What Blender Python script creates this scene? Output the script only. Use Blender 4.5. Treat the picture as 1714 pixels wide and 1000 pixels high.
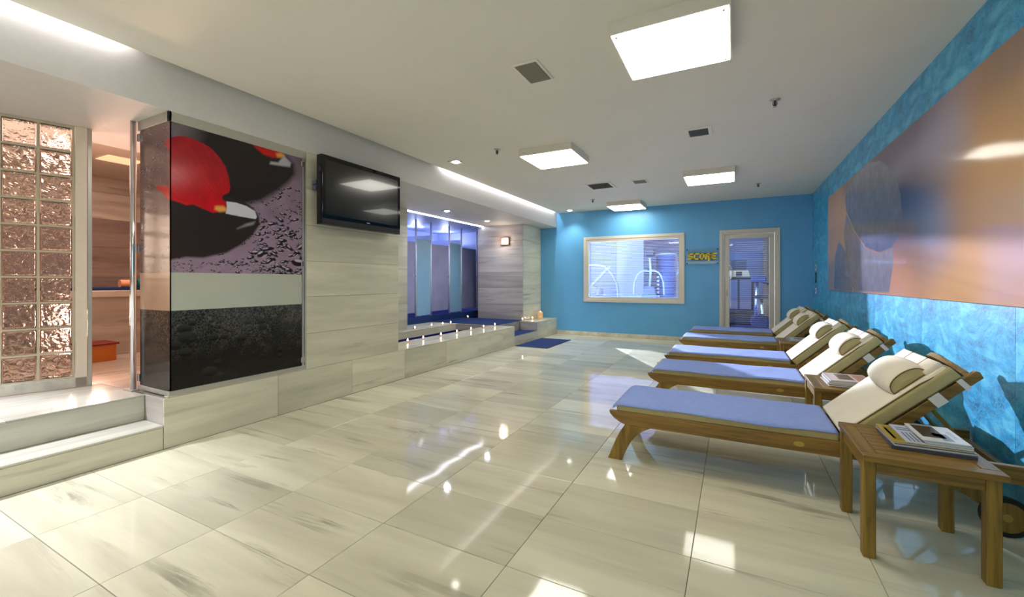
import bpy, bmesh, math, random
import numpy as np
from mathutils import Vector, Matrix
random.seed(7); RNG = np.random.default_rng(11)
SC = bpy.context.scene
for o in list(bpy.data.objects): bpy.data.objects.remove(o, do_unlink=True)
COL = SC.collection
R = math.radians

# ------------------------------------------------------------------ camera, world, exposure, big lights
cd = bpy.data.cameras.new('camera'); cam = bpy.data.objects.new('camera', cd); COL.objects.link(cam)
cam.location = (0, 0, 1.2); cam.rotation_euler = (R(90), 0, R(27.468))
cd.sensor_width = 36; cd.lens = 713.9/1714*36; cd.shift_y = -29.14/1714; cd.clip_start = .02
SC.camera = cam
SC.view_settings.view_transform = 'Standard'; SC.view_settings.look = 'None'
SC.view_settings.gamma = 1; SC.view_settings.use_curve_mapping = False
SC.view_settings.exposure = 0.0
SC.cycles.use_denoising = True
SC.cycles.max_bounces = 14; SC.cycles.diffuse_bounces = 6
SC.cycles.sample_clamp_indirect = 4
SC.cycles.caustics_refractive = False
w = bpy.data.worlds.new('world'); SC.world = w; w.use_nodes = True
w.node_tree.nodes['Background'].inputs[0].default_value = (.5, .52, .6, 1)
w.node_tree.nodes['Background'].inputs[1].default_value = .15

LAMP = 13.0         # radiance of the square ceiling luminaires
WARM = (1, .95, .86); COLD = (.86, .88, 1)
def light(name, kind, loc, energy, color=(1, 1, 1), size=.1, rot=(0, 0, 0), sy=None, spot=None, blend=.6, target=None):
    d = bpy.data.lights.new(name, kind); d.energy = energy; d.color = color
    if kind == 'AREA':
        d.size = size
        if sy: d.shape = 'RECTANGLE'; d.size_y = sy
    else: d.shadow_soft_size = size
    if kind == 'SPOT': d.spot_size = R(spot or 90); d.spot_blend = blend
    o = bpy.data.objects.new(name, d); COL.objects.link(o); o.location = loc; o.rotation_euler = rot
    if target: o.rotation_euler = (Vector(target)-Vector(loc)).to_track_quat('-Z', 'Y').to_euler()
    return o
# strobe lamp standing in the gym, shining through the window and the door
light('gym_spotlight', 'SPOT', (-4.38, 11.75, 2.33), 13000, (.82, .84, 1), .03, spot=80, blend=.3, target=(-.2, 5.4, .6))
# recessed lamp over the entrance steps (outside the frame on the left)
light('step_spotlight', 'SPOT', (-4.2, .25, 2.40), 480, (.84, .88, 1), .05, spot=84, blend=.7, target=(-3.7, .2, 0))
# cove strips in the slot between fascia and ceiling
for ya, yb, e in ((-1.6, 1.3, 17), (4.8, 9.0, 22)):
    light('cove_strip_light', 'AREA', (-3.578, (ya+yb)/2, 2.835), e, (.93, .92, 1), .03, rot=(0, 0, 0), sy=yb-ya)
light('behind_camera_fill_light', 'AREA', (-1.2, -2.5, 1.7), 50, (1, .98, .96), 2.2, rot=(R(105), 0, 0), sy=4.0)  # added unseen fill that brightens ceiling and walls from behind the camera
for ys_ in (6.3, 7.4, 8.5): light('shower_light', 'POINT', (-6.25, ys_, 2.2), 18, (.56, .64, 1), .08)
light('steam_room_light', 'AREA', (-5.9, 1.9, 2.55), 34, (1, .72, .60), .6, sy=1.8)
light('steam_room_low_fill', 'AREA', (-5.75, .3, 1.6), 34, (1, .80, .66), .7, rot=(0, R(-90), R(0)), sy=1.4)  # added unseen fill that lightens the glass blocks from behind
light('steam_room_low_fill', 'AREA', (-5.5, 1.72, .8), 30, (1, .60, .46), .3, target=(-3.75, 1.0, 2.4))  # added unseen fill, throws a warm glow through the doorway onto the soffit
light('gym_area_light', 'AREA', (-2.6, 10.8, 2.70), 5.5, (.94, .90, 1), 2.2, sy=1.8)
light('gym_area_light', 'AREA', (.2, 13.2, 2.70), 26, (1, .88, .76), 1.6, sy=3.5)

# ------------------------------------------------------------------ node helpers and materials
def lin(c): return tuple(((x/255+.055)/1.055)**2.4 if x/255 > .04045 else x/255/12.92 for x in c)
def mat(name):
    m = bpy.data.materials.new(name); m.use_nodes = True
    return m, m.node_tree, m.node_tree.nodes['Principled BSDF']
def N(nt, t, **k):
    n = nt.nodes.new(t)
    for a, b in k.items():
        if a.startswith('i_'):
            key = a[2:]; n.inputs[int(key) if key.isdigit() else key].default_value = b
        else: setattr(n, a, b)
    return n
def ramp(nt, stops, fac=None):
    r = nt.nodes.new('ShaderNodeValToRGB'); e = r.color_ramp.elements
    while len(e) < len(stops): e.new(.5)
    for x, (p, c) in zip(e, stops): x.position = p; x.color = (*c, 1)
    if fac is not None: nt.links.new(fac, r.inputs[0])
    return r
def plain(name, rgb, rough=.5, metal=0, noise=0, nscale=20, bump=0, bscale=200, coat=0, emit=None, es=0, trans=0, spec=.5, ior=1.45, alpha=1):
    m, nt, b = mat(name); c = lin(rgb)
    b.inputs['Base Color'].default_value = (*c, 1); b.inputs['Roughness'].default_value = rough
    b.inputs['Metallic'].default_value = metal; b.inputs['Coat Weight'].default_value = coat
    b.inputs['Transmission Weight'].default_value = trans; b.inputs['IOR'].default_value = ior
    b.inputs['Specular IOR Level'].default_value = spec; b.inputs['Alpha'].default_value = alpha
    tc = N(nt, 'ShaderNodeTexCoord')
    n = N(nt, 'ShaderNodeTexNoise', i_Scale=nscale, i_Detail=4.0); nt.links.new(tc.outputs['Object'], n.inputs['Vector'])
    k = max(noise, .02)
    r = ramp(nt, [(.3, tuple(x*(1-k) for x in c)), (.7, tuple(min(1, x*(1+k)) for x in c))], n.outputs['Fac'])
    nt.links.new(r.outputs[0], b.inputs['Base Color'])
    if bump:
        n2 = N(nt, 'ShaderNodeTexNoise', i_Scale=bscale, i_Detail=3.0); nt.links.new(tc.outputs['Object'], n2.inputs['Vector'])
        bp = N(nt, 'ShaderNodeBump', i_Strength=bump, i_Distance=.004); nt.links.new(n2.outputs['Fac'], bp.inputs['Height'])
        nt.links.new(bp.outputs[0], b.inputs['Normal'])
    if emit:
        b.inputs['Emission Color'].default_value = (*lin(emit), 1); b.inputs['Emission Strength'].default_value = es
    return m
def marble(name, axis, a, b_, dark, rough=.12, vein=.5, spec=.5, cross=5.0, tint=.10):
    """banded stone, grain along axis; every object gets its own piece of the pattern"""
    m, nt, b = mat(name); L = nt.links.new
    tc = N(nt, 'ShaderNodeTexCoord'); oi = N(nt, 'ShaderNodeObjectInfo')
    mu = N(nt, 'ShaderNodeVectorMath', operation='SCALE'); mu.inputs[0].default_value = (37.3, 51.7, 23.9)
    L(oi.outputs['Random'], mu.inputs['Scale'])
    ad = N(nt, 'ShaderNodeVectorMath', operation='ADD'); L(tc.outputs['Object'], ad.inputs[0]); L(mu.outputs[0], ad.inputs[1])
    sc = [cross]*3; sc['xyz'.index(axis)] = .55
    mp = N(nt, 'ShaderNodeMapping'); mp.inputs['Scale'].default_value = sc; L(ad.outputs[0], mp.inputs['Vector'])
    n1 = N(nt, 'ShaderNodeTexNoise', i_Scale=1.0, i_Detail=6.0, i_Roughness=.6, i_Distortion=.35); L(mp.outputs[0], n1.inputs['Vector'])
    r1 = ramp(nt, [(.28, lin(b_)), (.62, lin(a))], n1.outputs['Fac'])
    sc2 = [cross*2.2]*3; sc2['xyz'.index(axis)] = .7
    mp2 = N(nt, 'ShaderNodeMapping'); mp2.inputs['Scale'].default_value = sc2; mp2.inputs['Location'].default_value = (4, 9, 2); L(ad.outputs[0], mp2.inputs['Vector'])
    n2 = N(nt, 'ShaderNodeTexNoise', i_Scale=1.0, i_Detail=7.0, i_Roughness=.65, i_Distortion=.6); L(mp2.outputs[0], n2.inputs['Vector'])
    r2 = ramp(nt, [(.0, (1, 1, 1)), (.36, (1, 1, 1)), (.44, (0, 0, 0))], n2.outputs['Fac'])
    n3 = N(nt, 'ShaderNodeTexNoise', i_Scale=1.6, i_Detail=2.0); L(ad.outputs[0], n3.inputs['Vector'])
    r3 = ramp(nt, [(.42, (0, 0, 0)), (.72, (vein, vein, vein))], n3.outputs['Fac'])
    ml = N(nt, 'ShaderNodeMath', operation='MULTIPLY'); L(r2.outputs[0], ml.inputs[0]); L(r3.outputs[0], ml.inputs[1])
    mx = N(nt, 'ShaderNodeMixRGB'); L(ml.outputs[0], mx.inputs[0]); L(r1.outputs[0], mx.inputs[1]); mx.inputs[2].default_value = (*lin(dark), 1)
    hv = N(nt, 'ShaderNodeHueSaturation'); L(mx.outputs[0], hv.inputs['Color'])
    mr = N(nt, 'ShaderNodeMapRange'); mr.inputs['To Min'].default_value = 1-tint; mr.inputs['To Max'].default_value = 1+tint*.6
    L(oi.outputs['Random'], mr.inputs['Value']); L(mr.outputs[0], hv.inputs['Value'])
    L(hv.outputs[0], b.inputs['Base Color']); b.inputs['Roughness'].default_value = rough; b.inputs['Specular IOR Level'].default_value = spec
    return m
def wood(name, axis, a, b_, rough=.45):
    m, nt, b = mat(name); L = nt.links.new
    tc = N(nt, 'ShaderNodeTexCoord'); oi = N(nt, 'ShaderNodeObjectInfo')
    mu = N(nt, 'ShaderNodeVectorMath', operation='SCALE'); mu.inputs[0].default_value = (7.3, 5.7, 3.9); L(oi.outputs['Random'], mu.inputs['Scale'])
    ad = N(nt, 'ShaderNodeVectorMath', operation='ADD'); L(tc.outputs['Object'], ad.inputs[0]); L(mu.outputs[0], ad.inputs[1])
    sc = [38]*3; sc['xyz'.index(axis)] = 2.2
    mp = N(nt, 'ShaderNodeMapping'); mp.inputs['Scale'].default_value = sc; L(ad.outputs[0], mp.inputs['Vector'])
    n = N(nt, 'ShaderNodeTexNoise', i_Scale=1.0, i_Detail=6.0, i_Roughness=.6, i_Distortion=.6); L(mp.outputs[0], n.inputs['Vector'])
    r = ramp(nt, [(.3, lin(b_)), (.65, lin(a))], n.outputs['Fac'])
    L(r.outputs[0], b.inputs['Base Color']); b.inputs['Roughness'].default_value = rough
    bp = N(nt, 'ShaderNodeBump', i_Strength=.25, i_Distance=.002); L(n.outputs['Fac'], bp.inputs['Height']); L(bp.outputs[0], b.inputs['Normal'])
    return m
M = {}
M['floor'] = marble('floor_marble', 'x', (220, 215, 190), (192, 187, 164), (128, 124, 106), rough=.06, vein=.9, spec=.45, cross=4.5, tint=.16)
_n = M['floor'].node_tree; _t = N(_n, 'ShaderNodeNewGeometry'); _w = N(_n, 'ShaderNodeTexNoise', i_Scale=2.5, i_Detail=1.0); _n.links.new(_t.outputs['Position'], _w.inputs['Vector'])
_b = N(_n, 'ShaderNodeBump', i_Strength=.10, i_Distance=.02); _n.links.new(_w.outputs['Fac'], _b.inputs['Height']); _n.links.new(_b.outputs[0], _n.nodes['Principled BSDF'].inputs['Normal'])
M['wally'] = marble('wall_marble_y', 'y', (222, 217, 193), (188, 183, 162), (132, 128, 116), rough=.2, vein=.75, cross=5)
M['wallx'] = marble('wall_marble_x', 'x', (188, 180, 172), (148, 142, 138), (96, 92, 92), rough=.2, vein=.8, cross=7)
M['stepy'] = marble('step_marble', 'y', (206, 203, 188), (172, 169, 156), (130, 126, 118), rough=.16, vein=.8, cross=7)
M['steam'] = marble('steam_marble', 'y', (200, 186, 172), (160, 146, 136), (110, 98, 92), rough=.25, vein=.8)
M['grout'] = plain('grout', (150, 142, 110), .8)
M['ceiling'] = plain('ceiling_paint', (232, 227, 215), .75, noise=.02, nscale=2)
M['white'] = plain('white_paint', (214, 210, 205), .6)
M['blue'] = plain('blue_paint', (100, 172, 222), .38, noise=.03, nscale=3)
M['frame'] = plain('beige_aluminium', (214, 208, 194), .35, noise=.02)
M['chrome'] = plain('chrome', (215, 215, 220), .14, metal=1)
M['post'] = plain('bright_steel', (226, 230, 240), .3, metal=.35)
M['alu'] = plain('brushed_aluminium', (190, 186, 176), .32, metal=.6)
M['black'] = plain('black_plastic', (14, 14, 16), .25)
M['screen'] = plain('tv_screen', (14, 15, 14), .16, coat=.4)
M['rubber'] = plain('rubber', (22, 20, 20), .6)
M['navy'] = plain('navy_carpet', (10, 44, 96), .9, noise=.15, nscale=60, bump=.5, bscale=300)
M['towel'] = plain('periwinkle_terry', (142, 164, 226), .95, noise=.06, nscale=30, bump=.9, bscale=160)
M['cream'] = plain('cream_canvas', (232, 224, 204), .85, noise=.03, nscale=12, bump=.15, bscale=500)
M['khaki'] = plain('khaki_canvas', (186, 172, 122), .85, noise=.05, nscale=30, bump=.3, bscale=400)
M['piping'] = plain('brown_piping', (120, 98, 56), .8)
M['strap'] = plain('white_strap', (225, 222, 215), .8)
M['brass'] = plain('brass', (190, 160, 80), .35, metal=.7)
M['woodx'] = wood('teak_x', 'x', (148, 114, 46), (94, 70, 24))
M['woody'] = wood('teak_y', 'y', (148, 114, 44), (90, 66, 20))
M['woodz'] = wood('teak_z', 'z', (152, 120, 42), (98, 74, 22))
M['lamp'] = plain('lamp_diffuser', (255, 252, 244), .4, emit=(255, 252, 240), es=LAMP)
M['lampdim'] = plain('lamp_diffuser_half_lit', (255, 252, 244), .4, emit=(255, 252, 240), es=LAMP*.55)
M['lampbox'] = plain('lamp_housing', (224, 220, 208), .5)
M['glow'] = plain('downlight_glow', (255, 252, 244), .4, emit=(255, 250, 235), es=22)
M['glowdim'] = plain('downlight_glow_dim', (255, 252, 244), .4, emit=(255, 250, 250), es=5)
M['strip'] = plain('led_strip', (255, 255, 255), .4, emit=(240, 240, 255), es=13)
M['flame'] = plain('flame', (255, 220, 170), .4, emit=(255, 225, 185), es=26)
M['wax'] = plain('candle_wax', (240, 225, 200), .5, emit=(255, 190, 120), es=.6)
M['speaker'] = plain('grey_grille', (128, 122, 106), .7, bump=.4, bscale=600)
M['dark'] = plain('dark_recess', (60, 58, 54), .7)
M['clear'] = plain('clear_glass', (240, 245, 245), .02, trans=1, ior=1.45)
M['yellow'] = plain('yellow_letter', (252, 214, 0), .4)
M['gymblue'] = plain('gym_floor', (40, 62, 140), .25, noise=.1, nscale=4)
M['gymwall'] = plain('gym_wall', (186, 180, 198), .7)
M['gympanel'] = plain('gym_panel', (118, 126, 170), .6)
M['gymtan'] = wood('gym_tan_wall', 'x', (190, 160, 120), (170, 138, 100))
M['gymwhite'] = plain('gym_frame', (186, 186, 194), .4)
M['gymdark'] = plain('gym_dark', (20, 22, 34), .5)
M['gympad'] = plain('gym_pad', (84, 84, 108), .6)
M['gymtube'] = plain('gym_blue_tube', (54, 80, 132), .3)
M['gymlight'] = plain('gym_lamp', (255, 255, 255), .4, emit=(255, 240, 225), es=6)
M['slat'] = plain('blind_slat', (232, 232, 240), .5)
M['paper'] = plain('paper_edge', (206, 204, 198), .7, noise=.1, nscale=200)
M['mosaic'] = None
def glass_pane(name, rgb, alpha):      # thin window pane: mostly see-through, still glossy
    m, nt, b = mat(name); L = nt.links.new
    tr = N(nt, 'ShaderNodeBsdfTransparent'); tr.inputs[0].default_value = (.96, .98, .98, 1)
    gl = N(nt, 'ShaderNodeBsdfGlossy', i_Roughness=.02)
    df = N(nt, 'ShaderNodeBsdfDiffuse'); df.inputs[0].default_value = (*lin(rgb), 1)
    fr = N(nt, 'ShaderNodeFresnel', i_IOR=1.45)
    m1 = N(nt, 'ShaderNodeMixShader', i_0=alpha); L(tr.outputs[0], m1.inputs[1]); L(df.outputs[0], m1.inputs[2])
    m2 = N(nt, 'ShaderNodeMixShader'); L(fr.outputs[0], m2.inputs[0]); L(m1.outputs[0], m2.inputs[1]); L(gl.outputs[0], m2.inputs[2])
    L(m2.outputs[0], nt.nodes['Material Output'].inputs[0]); return m
M['pane'] = glass_pane('window_glass', (235, 235, 255), .035)
M['frostteal'] = plain('frosted_teal_glass', (130, 172, 196), .35, noise=.05, nscale=3)
M['frostgrey'] = plain('frosted_grey_glass', (140, 142, 172), .35, noise=.10, nscale=3)
def m_mosaic():
    m, nt, b = mat('blue_mosaic'); L = nt.links.new
    tc = N(nt, 'ShaderNodeTexCoord')
    br = N(nt, 'ShaderNodeTexVoronoi', i_Scale=42.0, distance='CHEBYCHEV'); br.inputs['Randomness'].default_value = 0
    L(tc.outputs['Object'], br.inputs['Vector'])
    r = ramp(nt, [(.0, lin((26, 22, 120))), (.75, lin((40, 34, 140))), (.9, lin((110, 100, 170)))], br.outputs['Distance'])
    hv = N(nt, 'ShaderNodeMixRGB', blend_type='MULTIPLY', i_0=.5); L(r.outputs[0], hv.inputs[1]); L(br.outputs['Color'], hv.inputs[2])
    L(hv.outputs[0], b.inputs['Base Color']); b.inputs['Roughness'].default_value = .15; return m
M['mosaic'] = m_mosaic()
def m_water():
    m, nt, b = mat('pool_water'); L = nt.links.new
    b.inputs['Base Color'].default_value = (.6, .7, 1, 1); b.inputs['Roughness'].default_value = .02
    b.inputs['Transmission Weight'].default_value = 1; b.inputs['IOR'].default_value = 1.33
    tc = N(nt, 'ShaderNodeTexCoord'); n = N(nt, 'ShaderNodeTexNoise', i_Scale=6.0); L(tc.outputs['Object'], n.inputs['Vector'])
    bp = N(nt, 'ShaderNodeBump', i_Strength=.12, i_Distance=.02); L(n.outputs['Fac'], bp.inputs['Height']); L(bp.outputs[0], b.inputs['Normal'])
    return m
M['water'] = m_water()
def m_plaster():
    m, nt, b = mat('blue_venetian_plaster'); L = nt.links.new
    tc = N(nt, 'ShaderNodeTexCoord')
    n = N(nt, 'ShaderNodeTexNoise', i_Scale=3.0, i_Detail=7.0, i_Roughness=.6, i_Distortion=2.2); L(tc.outputs['Object'], n.inputs['Vector'])
    mp = N(nt, 'ShaderNodeMapping'); mp.inputs['Scale'].default_value = (1, 1, 3.2); mp.inputs['Rotation'].default_value = (R(35), 0, 0); L(tc.outputs['Object'], mp.inputs['Vector'])
    n2 = N(nt, 'ShaderNodeTexNoise', i_Scale=3.2, i_Detail=8.0, i_Roughness=.62, i_Distortion=1.2); L(mp.outputs[0], n2.inputs['Vector'])
    mx = N(nt, 'ShaderNodeMath', operation='ADD'); L(n.outputs['Fac'], mx.inputs[0]); L(n2.outputs['Fac'], mx.inputs[1])
    r = ramp(nt, [(.0, (0, 0, 0)), (.4, lin((0, 118, 172))), (.5, lin((22, 154, 208))), (.6, lin((92, 194, 230)))])
    dv = N(nt, 'ShaderNodeMath', operation='MULTIPLY', i_1=.5); L(mx.outputs[0], dv.inputs[0]); L(dv.outputs[0], r.inputs[0])
    v = N(nt, 'ShaderNodeTexVoronoi', i_Scale=9.0, feature='DISTANCE_TO_EDGE'); v.inputs['Randomness'].default_value = 1
    ds = N(nt, 'ShaderNodeVectorMath', operation='ADD'); L(mp.outputs[0], ds.inputs[0]); L(n.outputs['Color'], ds.inputs[1]); L(ds.outputs[0], v.inputs['Vector'])
    r2 = ramp(nt, [(.0, (.7, .7, .7)), (.04, (.15, .15, .15)), (.3, (0, 0, 0))], v.outputs['Distance'])
    mm = N(nt, 'ShaderNodeMixRGB'); L(r2.outputs[0], mm.inputs[0]); L(r.outputs[0], mm.inputs[1]); mm.inputs[2].default_value = (*lin((130, 200, 215)), 1)
    L(mm.outputs[0], b.inputs['Base Color']); b.inputs['Roughness'].default_value = .3
    bp = N(nt, 'ShaderNodeBump', i_Strength=.15, i_Distance=.004); L(n2.outputs['Fac'], bp.inputs['Height']); L(bp.outputs[0], b.inputs['Normal'])
    return m
M['plaster'] = m_plaster()
def m_block():
    m, nt, b = mat('glass_block'); L = nt.links.new
    b.inputs['Base Color'].default_value = (1, .96, .9, 1); b.inputs['Roughness'].default_value = .06
    b.inputs['Transmission Weight'].default_value = 1; b.inputs['IOR'].default_value = 1.5
    tc = N(nt, 'ShaderNodeTexCoord')
    n = N(nt, 'ShaderNodeTexNoise', i_Scale=15.0, i_Detail=2.0, i_Distortion=1.5); L(tc.outputs['Object'], n.inputs['Vector'])
    bp = N(nt, 'ShaderNodeBump', i_Strength=.9, i_Distance=.018); L(n.outputs['Fac'], bp.inputs['Height']); L(bp.outputs[0], b.inputs['Normal'])
    return m
M['block'] = m_block()
def m_print(name, rough, coat=0.):
    m, nt, b = mat(name)
    a = N(nt, 'ShaderNodeVertexColor', layer_name='Col'); nt.links.new(a.outputs[0], b.inputs['Base Color'])
    b.inputs['Roughness'].default_value = rough; b.inputs['Coat Weight'].default_value = coat; b.inputs['Coat Roughness'].default_value = .04
    return m
M['print'] = m_print('printed_panel', .16); M['print'].node_tree.nodes['Principled BSDF'].inputs['Specular IOR Level'].default_value = .3
M['canvas'] = m_print('printed_canvas', .10); _n = M['canvas'].node_tree; _t = N(_n, 'ShaderNodeTexCoord'); _w = N(_n, 'ShaderNodeTexNoise', i_Scale=2.2, i_Detail=1.0); _n.links.new(_t.outputs['Object'], _w.inputs['Vector']); _b = N(_n, 'ShaderNodeBump', i_Strength=.25, i_Distance=.02); _n.links.new(_w.outputs['Fac'], _b.inputs['Height']); _n.links.new(_b.outputs[0], _n.nodes['Principled BSDF'].inputs['Normal'])
M['canvas'].node_tree.nodes['Principled BSDF'].inputs['Specular IOR Level'].default_value = .25

# ------------------------------------------------------------------ mesh helpers
def bx(bm, x0, x1, y0, y1, z0, z1, bev=0, seg=1):
    x0, x1 = min(x0, x1), max(x0, x1); y0, y1 = min(y0, y1), max(y0, y1); z0, z1 = min(z0, z1), max(z0, z1)
    vs = [bm.verts.new((x, y, z)) for x in (x0, x1) for y in (y0, y1) for z in (z0, z1)]
    fs = [bm.faces.new([vs[i] for i in q]) for q in ((0, 1, 3, 2), (4, 6, 7, 5), (0, 4, 5, 1), (2, 3, 7, 6), (0, 2, 6, 4), (1, 5, 7, 3))]
    if bev:
        es = list({e for f in fs for e in f.edges})
        bmesh.ops.bevel(bm, geom=es, offset=bev, segments=seg, affect='EDGES', profile=.7)
    return vs
def prism(bm, pts, a0, a1, axis='y', bev=0):
    """extrude a 2-D outline (the two other axes in order) from a0 to a1"""
    def P(p, a):
        return {'x': (a, p[0], p[1]), 'y': (p[0], a, p[1]), 'z': (p[0], p[1], a)}[axis]
    A = [bm.verts.new(P(p, a0)) for p in pts]; B = [bm.verts.new(P(p, a1)) for p in pts]
    n = len(pts); fs = [bm.faces.new(A), bm.faces.new(B[::-1])]
    for i in range(n): fs.append(bm.faces.new([A[i], B[i], B[(i+1) % n], A[(i+1) % n]]))
    if bev: bmesh.ops.bevel(bm, geom=list({e for f in fs for e in f.edges}), offset=bev, segments=1, affect='EDGES')
    return fs
def cyl(bm, c, r, z0, z1, n=16, axis='z', r2=None):
    r2 = r if r2 is None else r2
    def P(a, rr, h):
        u, v = rr*math.cos(a), rr*math.sin(a)
        return {'z': (c[0]+u, c[1]+v, h), 'y': (c[0]+u, h, c[1]+v), 'x': (h, c[0]+u, c[1]+v)}[axis]
    A = [bm.verts.new(P(2*math.pi*i/n, r, z0)) for i in range(n)]; B = [bm.verts.new(P(2*math.pi*i/n, r2, z1)) for i in range(n)]
    bm.faces.new(A[::-1]); bm.faces.new(B)
    for i in range(n): bm.faces.new([A[i], A[(i+1) % n], B[(i+1) % n], B[i]])
def tube(bm, pts, r, n=8):
    pts = [Vector(p) for p in pts]; rings = []
    rr = r if isinstance(r, (list, tuple)) else [r]*len(pts)
    up = Vector((0, 0, 1))
    for i, p in enumerate(pts):
        t = (pts[min(i+1, len(pts)-1)]-pts[max(i-1, 0)]).normalized()
        a = t.cross(up if abs(t.dot(up)) < .95 else Vector((0, 1, 0))).normalized(); b = t.cross(a).normalized()
        rings.append([bm.verts.new(p+(a*math.cos(2*math.pi*k/n)+b*math.sin(2*math.pi*k/n))*rr[i]) for k in range(n)])
    for A, B in zip(rings, rings[1:]):
        for k in range(n): bm.faces.new([A[k], A[(k+1) % n], B[(k+1) % n], B[k]])
    bm.faces.new(rings[0][::-1]); bm.faces.new(rings[-1])
def curve(pts, n=6):
    """Catmull-Rom through the points"""
    P = [Vector(p) for p in pts]; P = [P[0]*2-P[1]]+P+[P[-1]*2-P[-2]]; out = []
    for i in range(1, len(P)-2):
        for k in range(n):
            t = k/n; a, b, c, d = P[i-1:i+3]
            out.append(.5*((2*b)+(c-a)*t+(2*a-5*b+4*c-d)*t*t+(3*b-a-3*c+d)*t**3))
    out.append(P[-2]); return out
def lathe(bm, prof, c=(0, 0), n=20):
    rings = []
    for r, z in prof:
        rings.append([bm.verts.new((c[0]+r*math.cos(2*math.pi*k/n), c[1]+r*math.sin(2*math.pi*k/n), z)) for k in range(n)] if r > 1e-5 else [bm.verts.new((c[0], c[1], z))])
    for A, B in zip(rings, rings[1:]):
        for k in range(n):
            q = [A[k % len(A)], A[(k+1) % len(A)], B[(k+1) % len(B)], B[k % len(B)]]
            q = list(dict.fromkeys(q))
            if len(q) > 2: bm.faces.new(q)
def new(): return bmesh.new()
def obj(name, bm, m, parent=None, loc=None, smooth=False, kind=None):
    me = bpy.data.meshes.new(name); bmesh.ops.recalc_face_normals(bm, faces=bm.faces); bm.to_mesh(me); bm.free()
    me.materials.append(m)
    if smooth: me.polygons.foreach_set('use_smooth', [True]*len(me.polygons))
    o = bpy.data.objects.new(name, me); COL.objects.link(o)
    if parent: o.parent = parent
    if loc: o.location = loc
    if kind: o['kind'] = kind
    return o
def box(name, m, parent, *a, **k):
    bm = new(); bx(bm, *a, k.get('bev', 0), k.get('seg', 1)); return obj(name, bm, m, parent, smooth=False, kind=k.get('kind'))
def tag(o, label=None, cat=None, group=None, kind=None):
    for k, v in (('label', label), ('category', cat), ('group', group), ('kind', kind)):
        if v: o[k] = v
    return o
def thing(name, label, cat, loc=(0, 0, 0), rz=0, group=None, kind=None):
    o = bpy.data.objects.new(name, None); COL.objects.link(o); o.location = loc; o.rotation_euler = (0, 0, rz)
    o.empty_display_size = .1
    return tag(o, label, cat, group, kind)
def struct(name, label=None):
    o = bpy.data.objects.new(name, None); COL.objects.link(o); o['kind'] = 'structure'; o.empty_display_size = .1
    if label: o['label'] = label
    return o
KIDS = {}
def dup(root, loc, label=None, rz=None, parent=None, group=None):
    c = root.copy(); COL.objects.link(c); c.parent = parent; c.location = loc if loc is not None else root.location
    if rz is not None: c.rotation_euler = (0, 0, rz)
    if label: c['label'] = label
    if group: c['group'] = group
    for ch in list(root.children):
        dup(ch, None, parent=c)
    return c
TILE = {}
def tile(parent, m, x0, x1, y0, y1, z0, z1, name='tile', bev=.0015, gap=.0012):
    """one slab; slabs of one size share their mesh. The thin axis is left alone, the other two get a joint."""
    d = [x1-x0, y1-y0, z1-z0]; t = d.index(min(d))
    h = [v/2-(0 if i == t else gap) for i, v in enumerate(d)]
    key = (m.name, *[round(v, 4) for v in h])
    if key not in TILE:
        bm = new(); bx(bm, -h[0], h[0], -h[1], h[1], -h[2], h[2], bev)
        me = bpy.data.meshes.new(name); bmesh.ops.recalc_face_normals(bm, faces=bm.faces); bm.to_mesh(me); bm.free(); me.materials.append(m); TILE[key] = me
    o = bpy.data.objects.new(name, TILE[key]); COL.objects.link(o); o.parent = parent
    o.location = ((x0+x1)/2, (y0+y1)/2, (z0+z1)/2); return o

# ------------------------------------------------------------------ dimensions
XR, XL, YB, YF, ZC, ZS, ZP = 1.24, -3.6, 9.15, -2.6, 2.749, 2.426, .36

# ------------------------------------------------------------------ floor
bm = new(); bx(bm, -3.62, XR+.05, YF-.05, YB+.02, -.12, -.014)
fl = obj('floor', bm, M['grout']); tag(fl, 'glossy cream marble floor of large rectangular tiles', kind='structure')
xs = [-.165+.6875*k for k in range(-5, 3)]; xs[0] = -3.6; xs[-1] = XR
ys = [.745+.4185*k for k in range(-8, 21)]; ys = [YF]+[y for y in ys if YF+.1 < y < YB-.06]+[YB]
for a, b in zip(xs, xs[1:]):
    for c, d in zip(ys, ys[1:]): tile(fl, M['floor'], a, b, c, d, -.0139, 0)

# ------------------------------------------------------------------ ceiling with slot by the fascia
bm = new(); bx(bm, -3.545, XR+.02, YF, YB, ZC, ZC+.1); bx(bm, -3.75, -3.5, YF, YB, 2.86, 2.9)
cl = obj('ceiling', bm, M['ceiling']); tag(cl, 'flat off-white painted ceiling', kind='structure')
bm = new(); bx(bm, -3.72, XL, YF, YB, ZS, 2.86); bx(bm, -5.03, -3.72, 1.45, YB, ZS, ZS+.06); bx(bm, -6.3, -3.72, YF, 1.45, ZS, ZS+.06)
sf = obj('soffit', bm, M['white']); tag(sf, 'long lowered ceiling band with a vertical face along the left side', kind='structure')

# ------------------------------------------------------------------ right wall: blue plaster panels
bm = new(); bx(bm, XR+.008, XR+.2, YF-.1, YB+.15, -.1, ZC+.1)
wr = obj('wall_right', bm, M['dark']); tag(wr, 'bright blue plastered wall behind the sun loungers', kind='structure')
yj = [YF, -.6, .6, 1.8, 3.03, 4.22, 5.41, 6.6, 7.8, YB]
for a, b in zip(yj, yj[1:]):
    for c, d in ((0, ZC),):
        tile(wr, M['plaster'], XR, XR+.008, a, b, c, d, name='wall_panel', bev=.0006, gap=.0009)

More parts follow.
